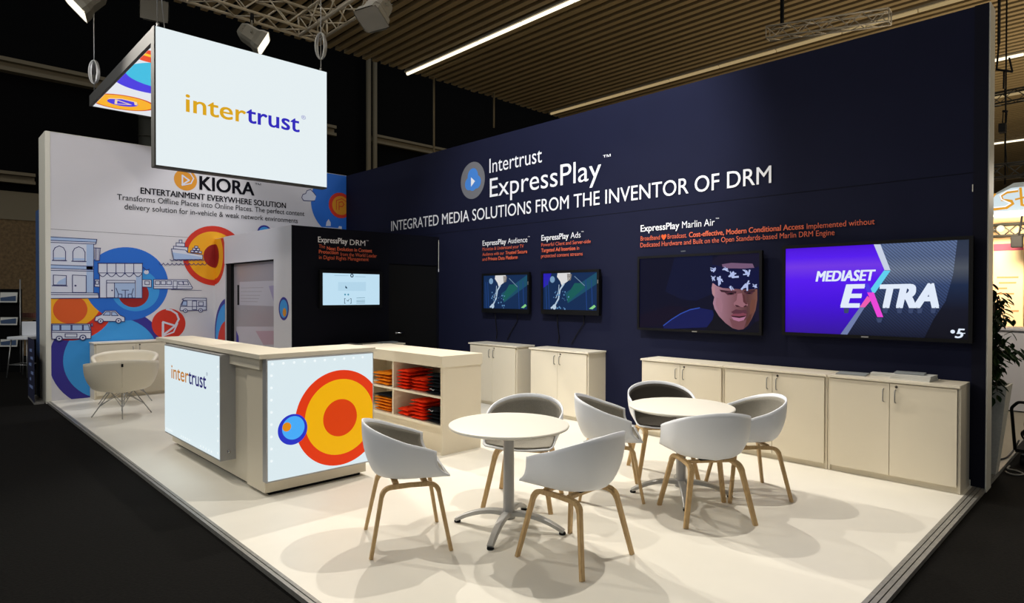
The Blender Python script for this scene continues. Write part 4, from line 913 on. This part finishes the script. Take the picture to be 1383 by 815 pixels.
tr = truss('lighting_truss', 'square aluminium lighting truss with a corner above the hanging sign', (1.42, -1.25, 6.0), (1.42, -7.2, 6.0), .34, (0, 0, 1))
truss('lighting_truss', '', (1.25, -1.42, 6.0), (11.5, -1.42, 6.0), .34, (0, 0, 1), parent=tr)
for px, py in ((1.42, -1.42), (7.0, -1.42), (1.42, -6.5)):
    q = MB(); q.tube([(px, py, 6.34), (px, py, 8.05)], .012, M_MATTBLK); q.build('hanger', tr)
def lamp(loc, aim, label, lit, size=1.0, hook=5.94):
    t = thing('stage_spotlight', label, 'spotlight', loc, 0, 'spotlights on the truss')
    L_ = Vector(loc); d = (Vector(aim) - L_).normalized(); sd = d.cross(Vector((0, 0, 1))).normalized(); up = sd.cross(d)
    M_LAMP = mat('lamp_aluminium', (128, 124, 112), .45, metal=.2)
    def pt(a, b, c): return L_ + d * a * size + sd * b * size + up * c * size
    q = MB()
    pr_ = [(-.20, .09, .08), (-.12, .14, .12), (.05, .15, .13), (.12, .19, .16), (.20, .20, .17)]
    rings = [[q.bm.verts.new(pt(a, sx * w, sz * h)) for sx, sz in ((-1, -.7), (-.7, -1), (.7, -1), (1, -.7), (1, .7), (.7, 1), (-.7, 1), (-1, .7))] for a, w, h in pr_]
    k = q.mi(M_LAMP)
    for A, B in zip(rings, rings[1:]):
        for j in range(8): q.bm.faces.new([A[j], A[(j + 1) % 8], B[(j + 1) % 8], B[j]]).material_index = k
    q.bm.faces.new(rings[0][::-1]).material_index = k
    for c in (-.05, .0, .05): q.tube([pt(-.14, -.15, c), pt(-.14, .15, c)], .008, M_LAMP, 6)
    q.build('housing', t)
    q = MB(); q.face([pt(.195, sx * .19, sz * .155) for sx, sz in ((-1, -1), (1, -1), (1, 1), (-1, 1))], glow('lamp_lens_lit', (255, 244, 220), 1.6) if lit else mat('lamp_lens', (120, 116, 106), .3)); q.build('lens', t)
    q = MB(); top = Vector((L_.x, L_.y, hook)); y0 = pt(0, -.19, 0); y1 = pt(0, .19, 0); mid = (top + L_) / 2 + Vector((0, 0, .06))
    q.tube([y0, y0.lerp(mid, .6), mid + (y0 - L_) * .3, mid + (y1 - L_) * .3, y1.lerp(mid, .6), y1], .011, M_LAMP, 6); q.build('yoke', t)
    q = MB(); q.tube([mid, top + Vector((0, 0, .02))], .03, M_MATTBLK, 8); q.build('clamp', t)
    return t
lamp((1.61, -2.52, 5.60), (3.3, .9, 3.4), 'lit spotlight hanging from the truss just above the sign', True)
lamp((3.73, -1.60, 5.62), (4.2, -3.2, 3.2), 'spotlight on the truss right of the coil wire, at the top edge', False, 1.1)
lamp((1.30, -4.60, 5.62), (.9, -6.2, 4.0), 'spotlight at the top edge above the far corner of the sign', True, 1.1)
lamp((1.45, -3.85, 5.66), (4.2, -4.4, 4.4), 'dark spotlight at the top edge above the near corner of the sign', False, .9)

# ---- fluorescent strips in the ceiling
M_TUBE = glow('fluorescent_tube', (255, 244, 214), 1.6); M_TUBED = glow('dim_tube', (170, 148, 106), .9)
def strip(y, x0, x1, m, label, z=7.97):
    t = thing('ceiling_light', label, 'ceiling light', ((x0 + x1) / 2, y, z), 0, 'fluorescent strips in the slatted ceiling')
    q = MB(); q.box((x0, y - .09, z - .02), (x1, y + .09, z + .03), M_TRUSS); q.build('housing', t)
    n = max(1, round((x1 - x0) / 1.55))
    for k in range(n):
        q = MB(); a = x0 + (x1 - x0) * k / n + .02; b = x0 + (x1 - x0) * (k + 1) / n - .02
        q.tube([(a, y, z - .04), (b, y, z - .04)], .045, m, 10); q.build('tube', t)
strip(3.92, -3.55, 12.0, M_TUBE, 'bright fluorescent strip crossing the ceiling above the sign')
strip(9.75, -3.3, 14.0, M_TUBED, 'faint strip of the ceiling just above the navy wall')

# ---- second truss above the navy wall
t2 = truss('lighting_truss', 'small lattice truss hanging beyond the top of the navy wall', (7.30, 3.0, 5.48), (8.9, 3.15, 5.28), .17, (0, 0, 1), r=.012)
q = MB(); q.tube([(7.50, 3.03, 5.63), (7.50, 3.03, 8.05)], .03, M_MATTBLK); q.build('hanger', t2)
# loudspeaker and thin rods in the dark beyond the wall corner
for x, y, z0, z1, lab in ((-3.4, pX(586, 170, -3.4).y, 5.4, 8.05, 'thin rod hanging in the dark hall right of the column'), (-3.2, pX(667, 150, -3.2).y, 6.9, 8.05, 'thick rod hanging in the dark hall near the slat edge')):
    q = MB(); q.tube([(x, y, z0), (x, y, z1)], .03, M_BEAM); tag(q.build('hanging_rod', None, (x, y, z0)), lab, 'rod')

# ================================================================== LEFT BACKGROUND
def lay(pxy, z=CZ): p = pZ(pxy[0], pxy[1], z); return p
rk = thing('brochure_rack', 'black brochure rack with white leaflets left of the mural wall', 'rack', (-5.2, -4.85, CZ))
A = Vector((-5.36, -5.02, 0)); B = Vector((-5.06, -4.70, 0)); dv = (B - A).normalized(); nv = Vector((dv.y, -dv.x, 0))
M_RACK = mat('rack_black', (7, 7, 8), .8, spec=.1)
q = MB(); q.prism([A, B, B - nv * .05, A - nv * .05], (0, 0, 1.70 - CZ), M_RACK); bd = q.build('back_board', rk); bd.location.z += CZ
for P_ in (A, B): q = MB(); q.tube([P_ + Vector((0, 0, CZ)), P_ + Vector((0, 0, 1.9))], .012, M_STEEL); q.build('upright', rk)
wid = (B - A).length
def leaf(parent, z0, z1, m, off=.03):
    q = MB(); a = A + dv * wid * .1 + nv * off; b = A + dv * wid * .9 + nv * off
    q.prism([a + Vector((0, 0, z0)), b + Vector((0, 0, z0)), b + Vector((0, 0, z1)) - nv * .02, a + Vector((0, 0, z1)) - nv * .02], nv * .006, m); return q
for z0, z1, lab in ((1.42, 1.63, 'topmost leaflet on the brochure rack, white over blue'), (.95, 1.11, 'middle leaflet on the brochure rack'), (.50, .65, 'lowest leaflet on the brochure rack')):
    q = leaf(None, z0, z1, M_PAP); a = A + dv * wid * .14 + nv * .0375; b = A + dv * wid * .86 + nv * .0375
    q.prism([a + Vector((0, 0, z0 + .03)), b + Vector((0, 0, z0 + .03)), b + Vector((0, 0, z0 + .14)), a + Vector((0, 0, z0 + .10))], nv * .002, mat('leaflet_blue', (60, 82, 116), .5))
    tag(q.build('leaflet', None, (A.x, A.y, z0)), lab, 'leaflet')
    q = MB(); a = A + nv * .004; b = B + nv * .004; q.prism([a + Vector((0, 0, z0 - .02)), b + Vector((0, 0, z0 - .02)), b + nv * .05 + Vector((0, 0, z0 - .02)), a + nv * .05 + Vector((0, 0, z0 - .02))], (0, 0, .012), M_RACK); q.build('ledge', rk)
# bar stool, counter and banner of the neighbouring stand
def bar_stool(loc, rz, label):
    t = thing('bar_stool', label, 'stool', loc, rz, None, local=True)
    q = MB(); q.box((-.2, -.2, .74), (.2, .2, .80), M_PLAST, .015); q.build('seat', t)
    q = MB(); q.box((-.2, .17, .80), (.2, .21, 1.08), M_PLAST, .015); q.build('backrest', t)
    for sx in (-1, 1):
        for sy in (-1, 1): q = MB(); q.tube([(sx * .15, sy * .15, .74), (sx * .2, sy * .2, .001)], .011, M_STEEL); q.build('leg', t)
    q = MB(); q.tube([(-.18, -.18, .25), (.18, -.18, .25), (.18, .18, .25), (-.18, .18, .25)], .008, M_STEEL, closed=True); q.build('footrest', t)
    return t
bar_stool(tuple(lay((34, 509))), .8, 'white bar stool with chrome legs beside the brochure rack')
hA = pZ(29, 432, 1.04); hB = pZ(49, 433, 1.04); hB = hA + (hB - hA).normalized() * 1.3; hd = (hB - hA).normalized(); hn = Vector((hd.y, -hd.x, 0))
hb = thing('high_table', 'narrow striped high table behind the white bar stool', 'table', (hA.x, hA.y, CZ))
q = MB(); q.prism([hA, hB, hB - hn * .4, hA - hn * .4], (0, 0, .04), mat('table_edge_striped', (120, 100, 76), .6)); q.build('tabletop', hb)
q = MB()
for k in range(21):
    a = hA + hd * (.02 + k * .061) + hn * .006 + Vector((0, 0, .05)); b = a + hd * .03
    q.prism([a, b, b - hn * .02, a - hn * .02], (0, 0, .10), mat('red_brown_slats', (110, 48, 42), .6))
q.prism([hA + Vector((0, 0, .05)), hB + Vector((0, 0, .05)), hB - hn * .015 + Vector((0, 0, .05)), hA - hn * .015 + Vector((0, 0, .05))], (0, 0, .10), mat('pale_rail', (150, 130, 110), .6)); q.build('slat_rail', hb)
for u in (.1, 1.2):
    p = hA + hd * u - hn * .2; q = MB(); q.tube([(p.x, p.y, CZ), (p.x, p.y, 1.06)], .03, M_RACK); q.build('leg', hb)
bn = thing('roll_up_banner', 'dark blue roll-up banner with pale lettering beside the mural wall', 'banner', (-.9, -4.98, CZ))
bA = lay((38, 537)); bB = lay((46.2, 547)); bd_ = (bB - bA); bd_.normalize(); bn_ = Vector((bd_.y, -bd_.x, 0)); bw = (bB - bA).length
M_BAN = mat('banner_navy', (20, 28, 62), .6)
q = MB(); q.prism([bA + Vector((0, 0, .03)), bB + Vector((0, 0, .03)), bB - bn_ * .004 + Vector((0, 0, .03)), bA - bn_ * .004 + Vector((0, 0, .03))], (0, 0, .92), M_BAN); q.build('banner_cloth', bn)
q = MB(); q.prism([bA, bB, bB - bn_ * .12, bA - bn_ * .12], (0, 0, .03), M_ALU); q.build('base', bn)
pb = Print(lambda u, v: bA + bd_ * u + Vector((0, 0, v - CZ)), bn_, None); bi = mat('banner_print', (120, 140, 190), .6)
for k, (u0, u1) in enumerate(((.25, .8), (.3, .55), (.5, .9), (.2, .6), (.45, .85), (.3, .7))): pb.poly([(bw * u0, .16 + k * .11), (bw * u1, .17 + k * .11), (bw * u1, .22 + k * .11), (bw * u0, .20 + k * .11)], bi)
pb.build('banner_print', bn)
q = MB(); q.box((-.9, -4.93, CZ), (-.62, -4.6, 2.9), mat('blue_panel', (40, 74, 120), .5)); struct(q.build('wall_blue'), 'narrow blue panel edge behind the mural wall')

# ================================================================== RIGHT BACKGROUND
M_GFLOOR = mat('grey_stand_floor', (150, 142, 126), .6, noise_amt=.04, noise_scale=4)
q = MB(); q.box((7.0, .30, CZ), (10.40, 12, .0), M_GFLOOR); nf = struct(q.build('platform_neighbour'), 'grey floor of the neighbouring stand')
q = MB(); q.box((10.402, .30, CZ), (10.45, 12, .002), M_ALU); q.build('edge_trim', nf)
cw = thing('stand_counter', 'plain white counter of the neighbouring stand beyond the plant', 'counter', (10.9, 4.8, CZ))
q = MB(); q.box((9.6, 4.5, .02), (12.6, 5.1, 1.12), M_WHITEP); q.build('body', cw)
q = MB(); q.box((9.58, 4.47, 1.12), (12.62, 5.13, 1.15), M_WHITEP); q.build('countertop', cw); q = MB(); q.box((9.65, 4.55, CZ), (12.55, 5.05, .02), M_MATTBLK); q.build('plinth', cw)
M_SAND = mat('sand_wall', (236, 200, 148), .6); 
q = MB(); q.box((8.0, 8.0, 0), (14, 8.2, 3.05), M_SAND); sw = struct(q.build('wall_sand'), 'warm sand coloured wall of the neighbouring stand')
q = MB(); q.box((9.35, 7.975, .9), (9.775, 7.999, 2.55), mat('poster_cream', (240, 212, 166), .6)); po = q.build('poster', None, (9.56, 7.98, .9)); tag(po, 'cream poster with a pink band on the sand wall', 'poster')
q = MB(); q.box((9.35, 7.968, 2.42), (9.775, 7.9745, 2.55), mat('pink_band', (176, 62, 92), .6))
q.build('poster_band', po)
for a, b, z_ in ((.05, .36, 1.92), (.08, .33, 1.82), (.02, .2, 1.72), (.05, .3, 1.62), (.05, .11, 1.3), (.25, .37, 1.31)): q = MB(); q.box((9.35 + a, 7.970, z_), (9.35 + b, 7.9745, z_ + .03), mat('poster_ink', (186, 138, 88), .6)); q.build('print_line', po)
q = MB(); q.box((9.85, 7.4, 1.0), (9.95, 8.0, 2.3), M_MATTBLK); struct(q.build('trim_8'), 'black post before the sand wall')
lt = thing('flood_lamp', 'black floodlight clipped before the sand wall', 'lamp', (9.78, 7.2, 2.55))
q = MB(); q.box((9.70, 7.1, 2.42), (9.86, 7.25, 2.62), M_MATTBLK, .02); q.build('housing', lt); q = MB(); q.tube([(9.8, 7.2, 2.6), (9.84, 7.2, 2.95)], .015, M_MATTBLK); q.build('arm', lt); q = MB(); q.box((9.71, 7.25, 2.43), (9.85, 7.256, 2.61), glow('flood_lens', (255, 226, 170), 2.)); q.build('lens', lt)
l = bpy.data.lights.new('flood_light', 'SPOT'); l.energy = 420; l.color = (1, .82, .58); l.spot_size = 2.4; l.spot_blend = .8; l.shadow_soft_size = .15
o = bpy.data.objects.new('flood_light', l); COL.objects.link(o); o.location = (9.78, 6.4, 2.7); o.rotation_euler = (Vector((9.7, 8, 1.8)) - Vector((9.78, 6.4, 2.7))).to_track_quat('-Z', 'Y').to_euler()
l = bpy.data.lights.new('counter_light', 'POINT'); l.energy = 130; l.color = (1, .9, .76); l.shadow_soft_size = .3
o = bpy.data.objects.new('counter_light', l); COL.objects.link(o); o.location = (10.4, 2.9, 2.9)
bx = thing('box_sign', 'white lit box sign with gold lettering beyond the end of the navy wall', 'sign', (10.4, 7.0, 2.97))
q = MB(); q.prism([(9.30, 7.0, 3.02), (9.42, 7.0, 2.95), (12.3, 7.0, 2.95), (12.3, 7.0, 3.50), (9.75, 7.0, 3.50), (9.38, 7.0, 3.28), (9.30, 7.0, 3.2)], (0, .35, 0), mat('white_sign_shell', (210, 224, 228), .4)); q.build('shell', bx)
q = MB(); q.face([(9.33, 6.995, 3.04), (12.27, 6.995, 2.98), (12.27, 6.995, 3.42), (9.72, 6.995, 3.42), (9.36, 6.995, 3.25)], glow('sign_face', (214, 230, 236), .95)); q.build('lit_panel', bx)
ps = Print(lambda u, v: (u, 6.995, v), (0, -1, 0), None)
gg = glow('sign_gold', (228, 160, 40), .9); gw = glow('sign_white', (250, 252, 252), 1.)
ps.line([(9.42, 3.10), (9.50, 3.08), (9.66, 3.09), (9.74, 3.15), (9.72, 3.20), (9.60, 3.23), (9.58, 3.30), (9.66, 3.35), (9.80, 3.36)], .04, gg); ps.line([(9.36, 3.06), (9.44, 3.24), (9.50, 3.34)], .03, gg); ps.line([(9.78, 3.22), (9.98, 3.26)], .03, gg); ps.line([(9.84, 3.40), (9.86, 3.12), (9.98, 3.07)], .035, gg); ps.up()
ps.line([(9.45, 3.11), (9.64, 3.115), (9.71, 3.16), (9.59, 3.24), (9.57, 3.31), (9.66, 3.375), (9.80, 3.38)], .02, gw); ps.text('ES', 10.0, 10.6, 3.09, .26, gg, .02, .2)
ps.build('lettering', bx)
tr3 = truss('lighting_truss', 'dark lattice truss above the white box sign', (9.2, 7.1, 3.62), (12.4, 7.1, 3.62), .22, (0, 0, 1), m=mat('dark_truss', (70, 70, 66), .5, metal=.5), r=.02)
for x in (9.62, 11.6): q = MB(); q.tube([(x, 7.1, 3.5), (x, 7.1, 8.05)], .012, M_MATTBLK); q.build('hanger', tr3)
tr4 = truss('lighting_truss', 'dark lattice truss with white lamps below the white box sign', (9.1, 7.6, 2.66), (12.4, 7.6, 2.66), .2, (0, 0, 1), m=MATS['dark_truss'], r=.02)
q = MB(); q.lathe([(0, 0), (.05, 0), (.06, .05), (.03, .08), (0, .08)], glow('small_lamp', (255, 240, 210), 1.2), (9.52, 7.48, 2.78), 16, (0, -1, 0)); tag(q.build('small_lamp', None, (9.52, 7.48, 2.78)), 'small round white lamp under the box sign', 'lamp')
# chain hoist with its hook and load box
ho = thing('chain_hoist', 'black chain hoist hanging right of the navy wall end', 'hoist', (9.55, 6.0, 4.4))
def PH(x, y): return pY(x, y, 6.0)
for nm, pts, r in (('arm', [(1349, 60), (1346, 94)], .022), ('arm', [(1363, 78), (1367, 96)], .022), ('cross_beam', [(1345, 94), (1368, 97)], .03), ('rod', [(1356, 97), (1355.5, 120)], .022), ('rod', [(1357, 120), (1358.5, 150)], .014), ('shackle', [(1354, 150), (1361, 151)], .03), ('shackle', [(1355, 152), (1354, 166)], .012), ('shackle', [(1360, 152), (1359, 166)], .012), ('cable', [(1357, 180), (1361, 235)], .008)):
    q = MB(); q.tube([PH(*p) for p in pts], r * .6, M_MATTBLK); q.build(nm, ho)
q = MB(); p = PH(1354, 173.5); q.box((p.x - .045, 5.93, p.z - .07), (p.x + .045, 6.07, p.z + .07), M_MATTBLK, .01); q.build('load_box', ho)
p = PH(1349, 60); q = MB(); q.tube([p, (p.x, p.y, 8.05)], .02, M_MATTBLK); q.build('hanger', ho)
truss('lighting_truss', 'faint lattice truss high beyond the navy wall end', (9.0, 9.6, 5.5), (14, 9.6, 5.62), .22, (0, 0, 1), m=MATS['dark_truss'], r=.016)
for y, x0, lab in ((14.6, 6.0, 'far bright fluorescent strip seen right of the navy wall'), (26.0, 4.0, 'farthest fluorescent strip seen right of the navy wall'), (11.6, 9.5, 'dull ceiling strip at the upper right edge'), (18.5, 6.0, 'pale ceiling strip between the far bright strips')):
    strip(y, x0, 24.0, M_TUBE if y in (14.6, 26.0) else M_TUBED, lab)
# plant
pt_ = thing('potted_fig', 'green weeping fig in a tall white tapered pot behind the navy wall end', 'plant', (10.37, .62, 0))
q = MB(); a = .0; k = q.mi(mat('woven_white_pot', (206, 204, 192), .7, noise_amt=.08, noise_scale=60, bump=.5))
def sqring(s, z): return [q.bm.verts.new((10.37 + sx * s, .62 + sy * s, z)) for sx, sy in ((-1, -1), (1, -1), (1, 1), (-1, 1))]
R_ = [sqring(.075, .0), sqring(.16, .80), sqring(.145, .80), sqring(.135, .74)]
for A_, B_ in zip(R_, R_[1:]):
    for j in range(4): q.bm.faces.new([A_[j], A_[(j + 1) % 4], B_[(j + 1) % 4], B_[j]]).material_index = k
q.bm.faces.new(R_[0][::-1]).material_index = k; q.bm.faces.new(R_[-1]).material_index = k; q.build('pot', pt_)
q = MB(); tips = []
for k in range(20):
    a = random.uniform(0, 2 * PI); r = random.uniform(.06, .26); hz = random.uniform(.85, 1.66)
    pth = [(10.37, .62, .74), (10.37 + .3 * r * math.cos(a), .62 + .3 * r * math.sin(a), .74 + (hz - .74) * .6), (10.37 + r * math.cos(a), .62 + r * math.sin(a), hz), (10.37 + 1.35 * r * math.cos(a), .62 + 1.35 * r * math.sin(a), hz - .12)]
    q.tube(pth, [.011, .008, .005, .003], mat('fig_bark', (70, 56, 40), .8), 6); tips.append(pth)
q.build('stem', pt_)
q = MB(); M_LEAF = mat('fig_leaf', (34, 62, 26), .4, noise_amt=.3, noise_scale=9); k = q.mi(M_LEAF)
for pth in tips:
    for n_ in range(34):
        u = random.uniform(.25, 1); i = min(2, int(u * 3)); f = u * 3 - i; c = Vector(pth[i]).lerp(Vector(pth[i + 1]), min(1, f)); c += Vector((random.gauss(0, .03), random.gauss(0, .03), random.gauss(0, .05)))
        a = random.uniform(0, 2 * PI); out = Vector((math.cos(a), math.sin(a), random.uniform(-1.4, -.2))).normalized(); sd = out.cross(Vector((0, 0, 1))).normalized(); nn = sd.cross(out); ln = random.uniform(.07, .12); wd = ln * .24
        pr_ = [(0, 0), (.3, .8), (.6, 1), (.85, .5), (1, 0)]
        mid = [q.bm.verts.new(c + out * ln * s_ - nn * ln * .16 * s_ * s_) for s_, _ in pr_]
        for sg_ in (-1, 1):
            ed = [mid[0]] + [q.bm.verts.new(c + out * ln * s_ + sd * wd * w_ * sg_ + nn * ln * .05 - nn * ln * .16 * s_ * s_) for s_, w_ in pr_[1:-1]] + [mid[-1]]
            for j in range(4):
                vs = []
                for v in (mid[j], mid[j + 1], ed[j + 1], ed[j]):
                    if v not in vs: vs.append(v)
                if len(vs) > 2: ff = q.bm.faces.new(vs); ff.material_index = k; ff.smooth = True
q.build('foliage', pt_, recalc=False)
# trolley and cables on the carpet at the right edge
tl = thing('cable_trolley', 'black equipment trolley with tangled cables at the right edge', 'trolley', (10.62, 1.35, CZ))
q = MB(); q.box((10.50, 1.2, .10), (10.85, 1.8, .13), M_MATTBLK); q.build('deck', tl)
for x, y in ((10.55, 1.26), (10.8, 1.26), (10.55, 1.74), (10.8, 1.74)): q = MB(); q.lathe([(0, -.015), (.05, -.015), (.055, 0), (.05, .015), (0, .015)], M_BLACK, (x, y, CZ + .055), 16, (1, 0, 0)); w_ = q.build('wheel', tl); q = MB(); q.tube([(x, y, .02), (x, y, .10)], .012, M_STEEL); q.build('fork', w_)
q = MB(); q.tube(fillet([(10.50, 1.2, .12), (10.47, 1.2, .52), (10.52, 1.2, .58), (10.83, 1.2, .58), (10.85, 1.2, .12)], .02), .014, M_BLACK); q.build('handle', tl)
q = MB()
for k in range(16):
    cx_, cy_, cz_ = random.uniform(10.55, 10.75), random.uniform(1.3, 1.6), random.uniform(.17, .34); r = random.uniform(.07, .14); a = random.uniform(0, PI); b = random.uniform(-.8, .8)
    q.tube([(cx_ + r * math.cos(u) * math.cos(a), cy_ + r * math.cos(u) * math.sin(a), cz_ + r * math.sin(u) * .7 + b * .03 * math.cos(2 * u)) for u in [2 * PI * i / 16 for i in range(16)]], .010, M_BLACK, 6, closed=True)
q.build('cable_coil', tl)
M_CBL = mat('loose_cable', (34, 34, 36), .5)
def cable(pts, r, m, lab):
    P = [Vector(p) for p in pts]; out = []
    for i in range(len(P) - 1):
        p0, p1, p2, p3 = P[max(i - 1, 0)], P[i], P[i + 1], P[min(i + 2, len(P) - 1)]
        for s in range(6):
            u = s / 6; out.append(.5 * ((2 * p1) + (p2 - p0) * u + (2 * p0 - 5 * p1 + 4 * p2 - p3) * u * u + (3 * p1 - p0 - 3 * p2 + p3) * u ** 3))
    out.append(P[-1]); q = MB(); q.tube(out, r, m); tag(q.build('cable', None, tuple(P[0])), lab, 'cable')
cable([(10.33, .98, .011), (10.36, 1.1, .011), (10.42, 1.3, .012), (10.45, 1.5, .05), (10.48, 1.62, .14)], .009, M_CBL, 'black cable running from the pot to the trolley')
cable([(10.475, .86, -.026), (10.50, .80, -.026), (10.56, .78, -.026), (10.60, .87, -.026), (10.54, .96, -.026), (10.475, .98, -.026), (10.47, 1.12, -.026)], .008, mat('grey_loop_cable', (120, 118, 112), .5), 'grey looped cable on the carpet before the trolley')
# a few paper crumbs on the carpet
